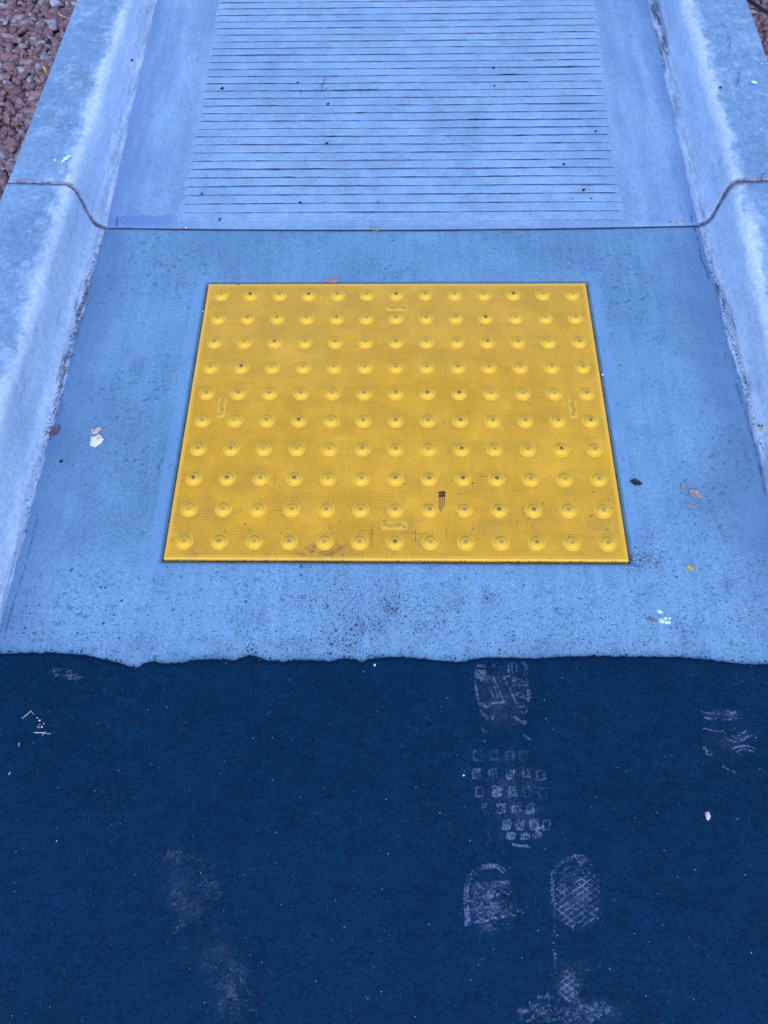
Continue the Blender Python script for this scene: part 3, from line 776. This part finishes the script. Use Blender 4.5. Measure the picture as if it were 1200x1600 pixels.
# ---------------------------------------------------------------- gravel beds
ico = bmesh.new(); bmesh.ops.create_icosphere(ico, subdivisions=2, radius=1.)
IV = np.array([v.co[:] for v in ico.verts]); IF = np.array([[v.index for v in f.verts] for f in ico.faces]); ico.free()
ico = bmesh.new(); bmesh.ops.create_icosphere(ico, subdivisions=1, radius=1.)
JV = np.array([v.co[:] for v in ico.verts]); JF = np.array([[v.index for v in f.verts] for f in ico.faces]); ico.free()
def rock_shape(BV, k):
    """angular chip: the sphere cut by random planes"""
    V = BV.copy()
    for _ in range(9):
        n = rng.normal(size=3); n /= np.linalg.norm(n); d = rng.uniform(.38, .80)
        t = V@n; m = t > d; V[m] -= np.outer(t[m]-d, n)
    return V
SH_I = [rock_shape(IV, k) for k in range(10)]; SH_J = [rock_shape(JV, k) for k in range(10)]
def rot_rand(n):
    q = rng.normal(size=(n, 4)); q /= np.linalg.norm(q, axis=1)[:, None]; a, b, c, d = q.T
    return np.stack([1-2*(c*c+d*d), 2*(b*c-a*d), 2*(b*d+a*c), 2*(b*c+a*d), 1-2*(b*b+d*d), 2*(c*d-a*b), 2*(b*d-a*c), 2*(c*d+a*b), 1-2*(b*b+c*c)], 1).reshape(n, 3, 3)
def stones(name, x, y, z, rad, mat, hi):
    n = len(x); SH, Fq = (SH_I, IF) if hi else (SH_J, JF); K = len(SH[0])
    Rm = rot_rand(n); Rt = rot_rand(n); sc = rad[:, None]*np.stack([rng.uniform(.9, 1.35, n), rng.uniform(.7, 1.1, n), rng.uniform(.55, .9, n)], 1)
    idx = rng.integers(0, len(SH), n); B = np.stack(SH)[idx]
    B = B*sc[:, None, :]
    # lie mostly flat: spin about z, small tilt
    an = rng.uniform(0, 2*math.pi, n); tl = rng.normal(0, .45, n)
    c, s_ = np.cos(tl), np.sin(tl); X = B[..., 0]; Y = B[..., 1]*c[:, None]-B[..., 2]*s_[:, None]; Z = B[..., 1]*s_[:, None]+B[..., 2]*c[:, None]
    c, s_ = np.cos(an), np.sin(an); X2 = X*c[:, None]-Y*s_[:, None]; Y2 = X*s_[:, None]+Y*c[:, None]
    V = np.stack([X2+x[:, None], Y2+y[:, None], Z+z[:, None]], 2).reshape(-1, 3)
    Fq = (Fq[None]+(np.arange(n)*K)[:, None, None]).reshape(-1, 3)
    me = bpy.data.meshes.new(name); me.vertices.add(len(V)); me.vertices.foreach_set('co', V.astype(np.float32).ravel())
    me.loops.add(Fq.size); me.loops.foreach_set('vertex_index', Fq.astype(np.int32).ravel())
    me.polygons.add(len(Fq)); me.polygons.foreach_set('loop_start', np.arange(0, Fq.size, 3, dtype=np.int32))
    me.update(calc_edges=True)
    a = me.attributes.new('tone', 'FLOAT', 'POINT'); a.data.foreach_set('value', np.repeat(rng.random(n), K).astype(np.float32))
    return link(name, me, mat)
def m_gravel():
    g = G('gravel_stone'); t = g.n('ShaderNodeAttribute', attribute_name='tone').outputs['Fac']
    q = g.n('ShaderNodeValToRGB'); q.color_ramp.interpolation = 'LINEAR'; g.put(q.inputs[0], t)
    cols = [(0, (.16, .085, .105)), (.2, (.27, .15, .17)), (.4, (.20, .125, .17)), (.58, (.33, .20, .22)), (.68, (.25, .20, .30)), (.80, (.42, .32, .36)), (.90, (.38, .40, .58)), (1., (.50, .60, .85))]
    e = q.color_ramp.elements; e[0].position = 0; e[0].color = (*cols[0][1], 1); e[1].position = 1; e[1].color = (*cols[-1][1], 1)
    for p, c in cols[1:-1]: k = e.new(p); k.color = (*c, 1)
    n = g.noise(300, 5, .7); m = g.noise(110, 4, .6); vn = g.step(g.noise(160, 3, .6, None, 1.5), .60, .66)
    c = g.mix(.40, q.outputs[0], (.20, .165, .25)); c = g.scale(c, g.step(n, .3, .7, .55, 1.30)); c = g.scale(c, g.step(m, .3, .7, .8, 1.2))
    c = g.mix(g.mul(vn, .4), c, (.42, .36, .48))
    return g.done(c, .85, g.bump(n, .6, .0015), .2)
MG = m_gravel()
def bed_z(x, y): return .082+.006*nz(x, y, 4, 5)
def gravel(sgn, xo, name):
    # dense near the kerb in two layers, thinner farther away
    X = []; Y = []; Z = []; Rr = []
    sp = .0150
    for lay in range(2):
        gx, gy = np.meshgrid(np.arange(xo+.006, xo+.42, sp), np.arange(-.58, 1.75, sp)); gx = gx.ravel(); gy = gy.ravel()
        X.append(gx+rng.uniform(-.008, .008, gx.size)); Y.append(gy+rng.uniform(-.008, .008, gx.size))
        r = rng.lognormal(math.log(.0108), .30, gx.size).clip(.005, .019); Rr.append(r)
        Z.append(lay*.009-.004+rng.uniform(-.003, .004, gx.size))
    X, Y, Z, Rr = map(np.concatenate, (X, Y, Z, Rr))
    X = np.maximum(X, xo+Rr*.95)
    Z = Z+np.array([bed_z(a*sgn, b) for a, b in zip(X, Y)])
    keep = rng.random(len(X)) < .93
    o = stones(name, sgn*X[keep], Y[keep], Z[keep], Rr[keep], MG, True)
    tag(o, ('reddish brown crushed gravel beside the left curb' if sgn < 0 else 'reddish brown crushed gravel beside the right curb'), 'gravel', kind='stuff')
    gx, gy = np.meshgrid(np.arange(xo+.42, xo+1.5, .021), np.arange(-.58, 2.3, .021)); gx = gx.ravel()+rng.uniform(-.009, .009, gx.size); gy = gy.ravel()+rng.uniform(-.009, .009, gy.size)
    r = rng.lognormal(math.log(.0135), .22, gx.size).clip(.008, .020)
    z = np.array([bed_z(a*sgn, b) for a, b in zip(gx, gy)])+rng.uniform(-.002, .005, gx.size)
    o = stones(name, sgn*gx, gy, z, r, MG, False)
    tag(o, ('reddish brown gravel farther out on the left' if sgn < 0 else 'reddish brown gravel farther out on the right'), 'gravel', kind='stuff')
    # soil underneath, out to the distance
    a, b = sgn*(xo-.002), sgn*40
    V = [(a, -.60, .074), (b, -.60, .074), (b, 2.3, .074), (a, 2.3, .074), (a, -.60, -.05), (b, -.60, -.05)]
    s = pyd('gravel_bed', V, [(0, 1, 2, 3), (4, 5, 1, 0)], simple('bed_soil', (.10, .062, .075), .95, .1, .6, 60)); tag(s, kind='structure')
gravel(-1, .787, 'gravel'); gravel(1, .816, 'gravel')
# what lies out of frame at the top of the ramp: a level walk, then planted ground
tz = zr(2.3)+.001
tag(pyd('sidewalk', [(-40, 2.303, tz), (40, 2.303, tz), (40, 3.8, tz), (-40, 3.8, tz), (-40, 2.303, -.05), (40, 2.303, -.05)], [(0, 1, 2, 3), (4, 5, 1, 0)], M_RA), kind='structure')
tag(pyd('far_ground', [(-60, 3.8, tz-.02), (60, 3.8, tz-.02), (60, 60, tz-.02), (-60, 60, tz-.02)], [(0, 1, 2, 3)], M_SOIL), kind='structure')
# kerb face of the gravel beds along the road, outside the frame
for s, a in ((-1, .80), (1, .83)):
    x0, x1 = (a, 12.) if s > 0 else (-12., -a)
    hh = .112 if s < 0 else .06
    o = pyd('concrete_curb', [(x0, -.60, -.05), (x1, -.60, -.05), (x1, -.605, hh-.015), (x0, -.605, hh-.015), (x1, -.59, hh), (x0, -.59, hh), (x1, -.47, hh), (x0, -.47, hh), (x1, -.468, -.05), (x0, -.468, -.05)],
            [(0, 1, 2, 3), (3, 2, 4, 5), (5, 4, 6, 7), (7, 6, 8, 9), (0, 3, 5, 7, 9), (1, 8, 6, 4, 2)], M_KL if s < 0 else M_KR)
    for v in o.data.vertices: v.co.y += .10
    tag(o, 'straight street curb running off to the %s along the road' % ('left' if s < 0 else 'right'), 'curb')

# ---------------------------------------------------------------- loose things
def leaf(name, u, v, length, width, ang, col, label, cat='leaf', curl=.25, fold=.12, z=0., spine=True, group=None, tilt=0., taper=1.3, zf=None):
    p = gp(u, v, z) if zf is None else zf(u, v)
    nL, nW = 14, 6; V = []; Fc = []
    for i in range(nL+1):
        t = i/nL; w_ = width/2*math.sin(math.pi*min(1, t**(1/taper)))**.8 if 0 < t < 1 else .0004
        w_ *= 1+.12*math.sin(t*17+u)
        for j in range(nW+1):
            s = j/nW*2-1; x = (t-.5)*length; y = s*w_; zz = curl*length*(t-.5)**2*1.2+fold*abs(s)*w_*2+.0006*math.sin(9*t+4*s+u)
            V.append((x, y, zz+.0006))
    for i in range(nL):
        for j in range(nW): a = i*(nW+1)+j; Fc.append((a, a+1, a+nW+2, a+nW+1))
    me = bpy.data.meshes.new('blade'); me.from_pydata(V, [], Fc); me.polygons.foreach_set('use_smooth', [True]*len(Fc))
    bm = bmesh.new(); bm.from_mesh(me); bmesh.ops.solidify(bm, geom=bm.faces[:], thickness=.0004); bm.to_mesh(me); bm.free()
    root = empty(name, (p[0], p[1], p[2]+.0004), label, cat, group); root.rotation_euler = (tilt, 0, ang)
    g = G('dry_leaf'); x, y, zc = g.xyz(); n = g.noise(230, 4, .7); vein = g.step(g.math('ABSOLUTE', y), .0009, .0002); side = g.math('FRACT', g.mul(g.add(x, g.math('ABSOLUTE', y)), 300.))
    c = g.scale(col, g.step(n, .3, .7, .7, 1.3)); c = g.mix(g.mul(g.step(side, .85, .98), .25), c, tuple(k*.6 for k in col)); c = g.mix(g.mul(vein, .5), c, tuple(min(1, k*1.5) for k in col))
    m = g.done(c, .7, g.bump(n, .4, .0006), .25)
    link('blade', me, m, root)
    if spine:
        V = []; 
        for i in range(7):
            t = -.5-.12*i/6
            for k in range(4): a = k*math.pi/2; V.append((t*length, .00045*math.cos(a), curl*length*.3+.0006+.00045*math.sin(a)-.0015*i/6*2))
        Fq = [(4*i+k, 4*i+(k+1) % 4, 4*i+4+(k+1) % 4, 4*i+4+k) for i in range(6) for k in range(4)]
        pyd('stem', V, Fq, m, root)
    return root
GL = 'fallen leaves on the apron'
leaf('leaf', 519, 440, .032, .010, R(-4), (.42, .26, .26), 'curled tan leaf lying against the top edge of the yellow panel', curl=.12, z=.001, group=GL)
leaf('leaf', 1087, 773, .026, .0145, R(-35), (.36, .30, .38), 'oval tan leaf on the concrete right of the panel, largest of the tan ones', curl=.15, group=GL)
leaf('leaf', 1067, 762, .013, .0085, R(95), (.34, .31, .40), 'small greyish tan leaf bit beside the oval tan leaf', curl=.1, spine=False, group=GL)
leaf('leaf', 1078, 791, .016, .007, R(-25), (.30, .30, .38), 'broken thin brown leaf scrap just below the oval tan leaf', curl=.1, spine=False, group=GL)
leaf('leaf', 994, 755, .020, .012, R(-15), (.018, .03, .06), 'black shrivelled leaf beside the right edge of the yellow panel', curl=.3, group=GL)
leaf('leaf', 1078, 888, .013, .0065, R(-35), (.78, .50, .06), 'small yellow petal below right of the panel corner', 'petal', curl=.2, spine=False)
leaf('leaf', 86, 674, .027, .0145, R(68), (.14, .10, .17), 'dark mauve leaf with a long stalk against the left curb foot', curl=.15, group=GL, z=.002)
leaf('twig_stalk' if False else 'straw', 90, 645, .030, .0018, R(82), (.22, .26, .32), 'thin leaf stalk leaning on the left curb foot above the dark leaf', 'stalk', curl=.1, spine=False, z=.006)
# two-part pale scrap
sc = empty('leaf_scrap', tuple(gp(152, 684)), 'crumpled cream and brown leaf scrap on the left side of the concrete', 'leaf')
def scrap(pts, h, mat, name):
    o0 = gp(152, 684); P = [gp(u, v)-o0 for u, v in pts]; n = len(P); c = sum(P)/n
    V = [(p[0], p[1], .0008+h*random.uniform(.0, .8)) for p in P]+[(c[0], c[1], .001+h)]+[(c[0]*.5+p[0]*.5, c[1]*.5+p[1]*.5, .0010+h*random.uniform(.5, 1.3)) for p in P]
    Fq = []
    for i in range(n):
        j = (i+1) % n; Fq += [(i, j, n+1+j, n+1+i), (n+1+i, n+1+j, n)]
    me = bpy.data.meshes.new(name); me.from_pydata(V, [], Fq)
    bm = bmesh.new(); bm.from_mesh(me); bmesh.ops.solidify(bm, geom=bm.faces[:], thickness=.0008); bm.to_mesh(me); bm.free()
    return link(name, me, mat, sc)
scrap([(143, 683), (141, 697), (149, 700), (158, 693), (163, 687), (156, 679), (149, 681)], .004, simple('pale_leaf', (.78, .86, .88), .7, .3, .12), 'pale_piece')
scrap([(145, 680), (144, 674), (151, 669), (161, 666), (160, 672), (154, 678), (150, 681)], .005, simple('brown_leaf', (.50, .42, .50), .7, .3, .5, 200), 'brown_piece')

def pebble(name, u, v, r, mat, label, cat, z=0., flat=.7, group=None, up=False, zf=None):
    p = (gpr(u, v) if up else gp(u, v, z)) if zf is None else zf
    V = rock_shape(IV, 0)*np.array([r*1.15, r*.95, r*flat]); me = bpy.data.meshes.new(name); me.from_pydata([tuple(a) for a in V], [], [tuple(map(int, f)) for f in IF])
    o = link(name, me, mat); o.location = (p[0], p[1], p[2]+r*flat*.75+(.0015 if up else 0)); o.rotation_euler = (0, 0, random.uniform(0, 6)); return tag(o, label, cat, group)
M_PINK = simple('pink_stone', (.72, .66, .86), .7, .3, .15); M_WHT = simple('white_stone', (.80, .86, .95), .7, .3, .1); M_YEL = simple('yellow_bud', (.72, .50, .03), .7, .3, .3, 500)
M_RED = simple('red_bit', (.55, .06, .10), .7, .3, .2); M_MINT = simple('dried_dropping', (.62, .90, .92), .8, .2, .15, 400); M_STRAW = simple('straw', (.55, .58, .70), .8, .2, .3); M_RUSTY = simple('brown_bits', (.11, .12, .19), .9, .2, .4)
pebble('pebble', 1104, 1275, .0056, M_PINK, 'pale pink pebble alone on the asphalt at right', 'pebble', z=.0065)
pebble('pebble', 724, 1211, .0021, M_WHT, 'tiny white pebble left of the square-block shoe print', 'pebble', z=.0065)
pebble('pebble', 725, 1175, .0017, M_PINK, 'tiny pinkish crumb just above the white pebble by the shoe print', 'pebble', z=.0065, flat=.5)
pebble('pebble', 586, 1039, .0026, M_WHT, 'tiny white stone chip caught on the asphalt edge below the panel', 'pebble', z=.006)
pebble('pebble', 90, 1314, .0022, M_WHT, 'tiny white pebble low on the left side of the asphalt', 'pebble', z=.0065)
pebble('pebble', 941, 586, .0024, M_WHT, 'white chip stuck in the gap at the panel right edge', 'pebble', z=.003)
pebble('pebble', 317, 487, .0016, M_WHT, 'white crumb in the gap at the panel left edge', 'pebble', z=.003)
GB = 'black crumbs on the ribbed ramp'
for u, v, r, l in ((348, 140, .0052, 'largest black crumb on the ribbed ramp, near its left edge'), (513, 164, .0040, 'black crumb on a rib just below the bent twig'), (465, 131, .0030, 'black crumb on the ribs left of the bent twig'),
                   (511, 226, .0040, 'black crumb on the ribs halfway between twig and joint'), (771, 108, .0034, 'dark crumb on the ribs, topmost right of centre'), (772, 136, .0034, 'dark crumb on the ribs just below the topmost right one'),
                   (930, 207, .0034, 'dark crumb near the right ends of the ribs'), (881, 259, .0040, 'dark crumb on the ribs, lower right area'), (912, 299, .0040, 'dark crumb in the groove close to the lower right rib ends'),
                   (316, 305, .0034, 'dark crumb in a groove at the lower left rib ends'), (344, 345, .0042, 'dark crumb on the lowest groove at left'), (469, 318, .0034, 'dark crumb in a low groove left of centre'), (591, 318, .0026, 'small dark crumb in a low groove at centre'),
                   (894, 312, .0024, 'left one of two tiny crumbs side by side near the joint'), (923, 312, .0024, 'right one of two tiny crumbs side by side near the joint'), (470, 146, .0018, 'tiny dark speck on the ribs left of the twig')):
    pebble('asphalt_crumb', u, v, r, M_BLACK, l, 'crumb', up=True, group=GB)
for u, v, r, l in ((84, 803-120, .0001, None),): pass
pebble('asphalt_crumb', 230, 72, .0052, M_RUSTY, 'rusty brown lump on the inner edge of the upper left curb', 'crumb', zf=np.array([-.640, .985, .048]), flat=.5)
pebble('asphalt_crumb', 1102, 129, .0032, M_BLACK, 'black crumb on the upper right curb', 'crumb', zf=np.array([.690, .745, .124]))
pebble('asphalt_crumb', 88, 755, .0040, M_BLACK, 'black crumb on the apron low at left', 'crumb', zf=gp(95, 722))
# twig on ribs
def tube(name, P, r, mat, label=None, cat=None, parent=None, taper=.6, n=6):
    V = []; Fq = []; P = [np.array(p, float) for p in P]
    for i, p in enumerate(P):
        d = P[min(i+1, len(P)-1)]-P[max(i-1, 0)]; d /= np.linalg.norm(d); s = np.cross(d, [0, 0, 1.]); s /= max(1e-6, np.linalg.norm(s)); t = np.cross(s, d)
        rr = r*(1-(1-taper)*i/(len(P)-1))
        for k in range(n): a = 2*math.pi*k/n; V.append(p+rr*(math.cos(a)*s+math.sin(a)*t))
    for i in range(len(P)-1):
        for k in range(n): Fq.append((i*n+k, i*n+(k+1) % n, (i+1)*n+(k+1) % n, (i+1)*n+k))
    Fq += [tuple(range(n)), tuple((len(P)-1)*n+k for k in reversed(range(n)))]
    o = pyd(name, V, Fq, mat, parent, True)
    return tag(o, label, cat) if label else o
def up(q, dz): return (q[0], q[1], q[2]+dz)
M_TW = simple('twig_bark', (.16, .13, .22), .8, .2, .3)
tube('twig', [up(gpr(508, 122), .003), up(gpr(506, 130), .003), up(gpr(503, 138), .0035), up(gpr(501, 145), .003), up(gpr(508, 141.5), .003), up(gpr(513, 140), .003)], .0009, M_TW, 'thin bent brown twig lying across the ribs', 'twig')
# flower bits at the joint
def crumbs(name, cx, cy, sx, sy, n, r, mat, label, cat, z=0., lift=.0008, up_=False, part='petal_bit'):
    root = empty(name, tuple(gpr(cx, cy) if up_ else gp(cx, cy, z)), label, cat); b = np.array(root.location)
    for i in range(n):
        q = gp(cx+random.gauss(0, sx), cy+random.gauss(0, sy), z)
        V = rock_shape(JV, 0)*np.array([r*1.3, r, r*.6])*random.uniform(.5, 1.3)
        me = bpy.data.meshes.new(part); me.from_pydata([tuple(a) for a in V], [], [tuple(map(int, f)) for f in JF])
        o = link(part, me, mat[i % len(mat)], root); o.location = q-b+np.array([0, 0, r*.5+lift]); o.rotation_euler = (random.uniform(-.5, .5), 0, random.uniform(0, 6))
    return root
crumbs('flower_debris', 592, 359, 4, 2, 7, .0024, [simple('green_bud', (.42, .46, .12), .8, .2, .3), M_YEL], 'olive yellow flower debris in the joint at centre', 'debris')
crumbs('flower_debris', 1054, 350, 9, 1.2, 12, .0022, [M_YEL, M_RUSTY, M_YEL], 'yellow and brown flower debris in the joint near the right curb', 'debris')
crumbs('flower_debris', 1190, 670, 3, 3, 6, .0030, [M_YEL, M_YEL, M_RUSTY], 'yellow bud debris at the foot of the right curb', 'debris', z=.006)
crumbs('flower_debris', 287, 357, 5, .6, 5, .0018, [M_RED, M_WHT], 'tiny red and white scraps in the joint at left', 'debris')
def splat(name, blobs, mat, label, cat, z=0., zf=None):
    V = []; Fq = []
    for u, v, r in blobs:
        q = gp(u, v, z); b = len(V); n = 12; V.append((q[0], q[1], q[2]+.0016)); 
        for ring, zz in ((.6, .0014), (1., .0002)):
            for k in range(n): a = 2*math.pi*k/n; rr = r*ring*(1+.3*nz(math.cos(a)*2+u, math.sin(a)*2, v)); V.append((q[0]+rr*math.cos(a), q[1]+rr*math.sin(a), q[2]+zz))
        for k in range(n): Fq += [(b, b+1+k, b+1+(k+1) % n), (b+1+k, b+1+n+k, b+1+n+(k+1) % n, b+1+(k+1) % n)]
    return tag(pyd(name, V, Fq, mat, None, True), label, cat)
splat('bird_dropping', [(1034, 970, .0045), (1042, 972, .004), (1040, 966, .003), (1030, 955, .0035), (1033, 956, .0025), (1046, 966, .0025), (1046, 972, .0025)], M_MINT, 'white dried bird dropping on the concrete at lower right', 'dropping')
splat('bird_dropping', [(103, 247, .006), (108, 244, .005), (99, 251, .004), (86, 250, .0026)], M_MINT, 'pale mint dried dropping on the top of the left curb', 'dropping', z=.1175)
splat('bird_dropping', [(1177, 128, .005), (1180, 129, .004)], M_MINT, 'pale dried dropping on top of the right curb', 'dropping', z=.133)
leaf('leaf', 1018, 969, .018, .0045, R(-10), (.16, .24, .26), 'thin grey brown leaf sliver beside the white dropping', curl=.05, spine=False, group=GL)
# straw bits
def straw(pts, r, label, z=0., grp=None):
    o = tube('straw', [np.array(gp(u, v, z))+np.array([0, 0, .001+r]) for u, v in pts], r, M_STRAW, label, 'straw'); return o
straw([(1153, 936), (1155, 941), (1159, 948), (1166, 951)], .0006, 'hooked white straw scrap at the lower right of the concrete')
straw([(1160, 950), (1170, 953), (1179, 953)], .0006, 'straight white straw scrap at the lower right of the concrete')
straw([(35, 1123), (43, 1117), (49, 1111), (54, 1117)], .0008, 'bent pale straw on the asphalt at left, topmost of its cluster', z=.007)
straw([(54, 1145), (66, 1145), (80, 1147)], .0008, 'pale straw on the asphalt at left, bottom right of its cluster', z=.007)
straw([(66, 1150), (72, 1143)], .0007, 'short pale straw crossing the bottom straw of the cluster', z=.007)
straw([(30, 1167), (31, 1161)], .0008, 'short upright pale straw below the straw cluster', z=.007)
straw([(14, 1211), (17, 1207)], .0009, 'short pale straw near the left picture edge', z=.007)
crumbs('straw_crumbs', 62, 1128, 5, 8, 9, .0017, [M_STRAW, M_PINK], 'little pile of pale crumbs in the straw cluster at left', 'crumbs', z=.007, part='crumb')
crumbs('straw_crumbs', 1136, 944, 5, 4, 5, .0010, [M_STRAW], 'few pale crumbs left of the hooked straw', 'crumbs', part='crumb')
straw([(113, 192), (107, 196)][::-1], .0011, 'pale straw on the top of the left curb', z=.117)
tube('straw', [np.array(gp(u, v, .112)) for u, v in ((68, 105), (71, 110), (75, 118))], .0022, M_YEL, 'yellow straw poking from the gravel against the left curb', 'straw')
tube('straw', [np.array(gp(u, v, .112)) for u, v in ((92, 22), (100, 26), (109, 30))], .0016, simple('buff_stick', (.5, .42, .48)), 'buff stick on the gravel near the top left', 'stick')
# black irrigation hose at the top right
hz = .125
P = [np.array([.2, .2, 0])*0+gp(u, v, hz+.01) for u, v in ((1120, -30), (1166, -2), (1180, 7), (1190, 14), (1200, 20), (1225, 36), (1280, 80))]
tube('irrigation_tube', P, .0036, simple('black_rubber', (.008, .012, .03), .5, .4, .1), 'thin black irrigation tube lying on the gravel at top right', 'hose', taper=1., n=10)

# ---------------------------------------------------------------- fine grit: too many to count
def grit(name, pts, rad, mat, label):
    n = len(pts); P = np.array(pts); o = stones(name, P[:, 0], P[:, 1], P[:, 2], np.array(rad), mat, False); return tag(o, label, 'grit', kind='stuff')
pts = []; rr = []
for _ in range(420):
    x = random.uniform(-.62, .62); y = random.uniform(-.98, -.48); pts.append((x, y, as_z(x, y)+.0003)); rr.append(random.choice([.0004, .0005, .0006, .0009]))
grit('grit', pts, rr, M_STRAW, 'tiny pale grit scattered over the asphalt')
pts = []; rr = []
for _ in range(520):
    t = random.random()
    if t < .45: x = random.uniform(-.38, .38); y = -PD-.002+random.gauss(0, .0015)
    elif t < .65: x = -PW-.0015+random.gauss(0, .001); y = random.uniform(-.3, .3)
    elif t < .85: x = PW+.0015+random.gauss(0, .0014); y = random.uniform(-.3, .3)
    else: x = PW+abs(random.gauss(0, .03)); y = -PD+random.gauss(0, .012)
    pts.append((x, y, .0008)); rr.append(random.uniform(.0005, .0013))
grit('grit', pts, rr, M_BLACK, 'black grit packed along the panel edges')
pts = [(random.uniform(-.38, .38), -PD-.002+random.gauss(0, .0014), .0012) for _ in range(110)]+[(-PW-.001+random.gauss(0, .001), random.uniform(-.3, .3), .0012) for _ in range(25)]
grit('grit', pts, [random.uniform(.0004, .0010) for _ in pts], M_STRAW, 'pale grit packed along the panel edges')
pts = []; rr = []
for _ in range(1100):
    y = random.uniform(-.45, .40); s = random.choice((-1, 1)); c = .14 if s < 0 else .17
    y = random.gauss(c, .16); x = s*((.629 if s < 0 else .648)+random.gauss(0, .005))
    pts.append((x, y, .004)); rr.append(random.uniform(.0006, .0022))
grit('grit', pts, rr, M_RUSTY, 'brown grit gathered at the feet of both curbs')
pts = []
for _ in range(160):
    x = random.uniform(-.45, .48); k = random.randint(0, 34); y = RY0+k*PITCH+random.gauss(0, .0012); pts.append((x, y, zr(y)+.0012))
grit('grit', pts, [random.uniform(.0005, .0014) for _ in pts], M_BLACK, 'dark grit caught in the grooves of the ramp')

pts = []; rr = []
for _ in range(420):
    x = random.uniform(-.63, .60); o_ = random.gauss(0, .0035)
    y = edge_y(x)+o_; pts.append((x, y, max(.0006, as_z(x, y)))); rr.append(random.choice([.0006, .0009, .0012, .0018]))
grit('grit', pts, rr, simple('road_crumb', (.004, .030, .085), .8, .15, .3), 'dark asphalt crumbs along the ragged road edge')
pts = []
for u_, v_, su, sv, n_ in ((612, 952, 6, 6, 70), (608, 935, 8, 8, 25), (560, 960, 10, 10, 20), (768, 930, 10, 5, 22), (650, 980, 12, 5, 25), (470, 938, 6, 8, 22), (530, 1004, 12, 8, 60), (795, 898, 5, 3, 12), (400, 1012, 8, 5, 20), (335, 905, 10, 8, 10), (980, 870, 12, 6, 40)):
    for _ in range(n_):
        q = gp(random.gauss(u_, su), random.gauss(v_, sv)); pts.append((q[0], q[1], .0006))
q_ = gp(545, 990)
for _ in range(420):
    if random.random() < .45: x = random.gauss(q_[0], .035); y = random.gauss(q_[1], .022)
    else: x = random.gauss(0.0, .17); y = random.uniform(-.455, -.325)
    pts.append((x, y, .0006))
grit('grit', pts, [random.choice([.0005, .0007, .0009, .0013]) for _ in pts], simple('trodden_crumb', (.035, .04, .12), .8, .15, .3), 'dark trodden crumbs on the concrete in front of the panel')

pts = []
for _ in range(150):
    c_ = random.choice(range(13)); r_ = random.choice((9, 9, 9, 8, 8, 7, 6))
    t = random.uniform(0, 6.28); d = abs(random.gauss(.011, .004))
    pts.append(((c_-6)*PX+d*math.cos(t), (4.5-r_)*PY+d*math.sin(t), .0036))
for _ in range(120): pts.append((random.uniform(-.37, .37), random.uniform(-.30, -.12), .0033))
for u_, v_ in ((948, 829), (922, 806), (738, 870), (826, 632), (660, 793), (712, 803)):
    for _ in range(5): q = gp(u_+random.gauss(0, 2), v_+random.gauss(0, 1.5)); pts.append((q[0], q[1], .0034))
grit('grit', pts, [random.choice([.0004, .0005, .0007, .0011]) for _ in pts], simple('panel_crumb', (.05, .03, .05), .8, .15, .3), 'dark crumbs caught round the lower domes of the yellow panel')
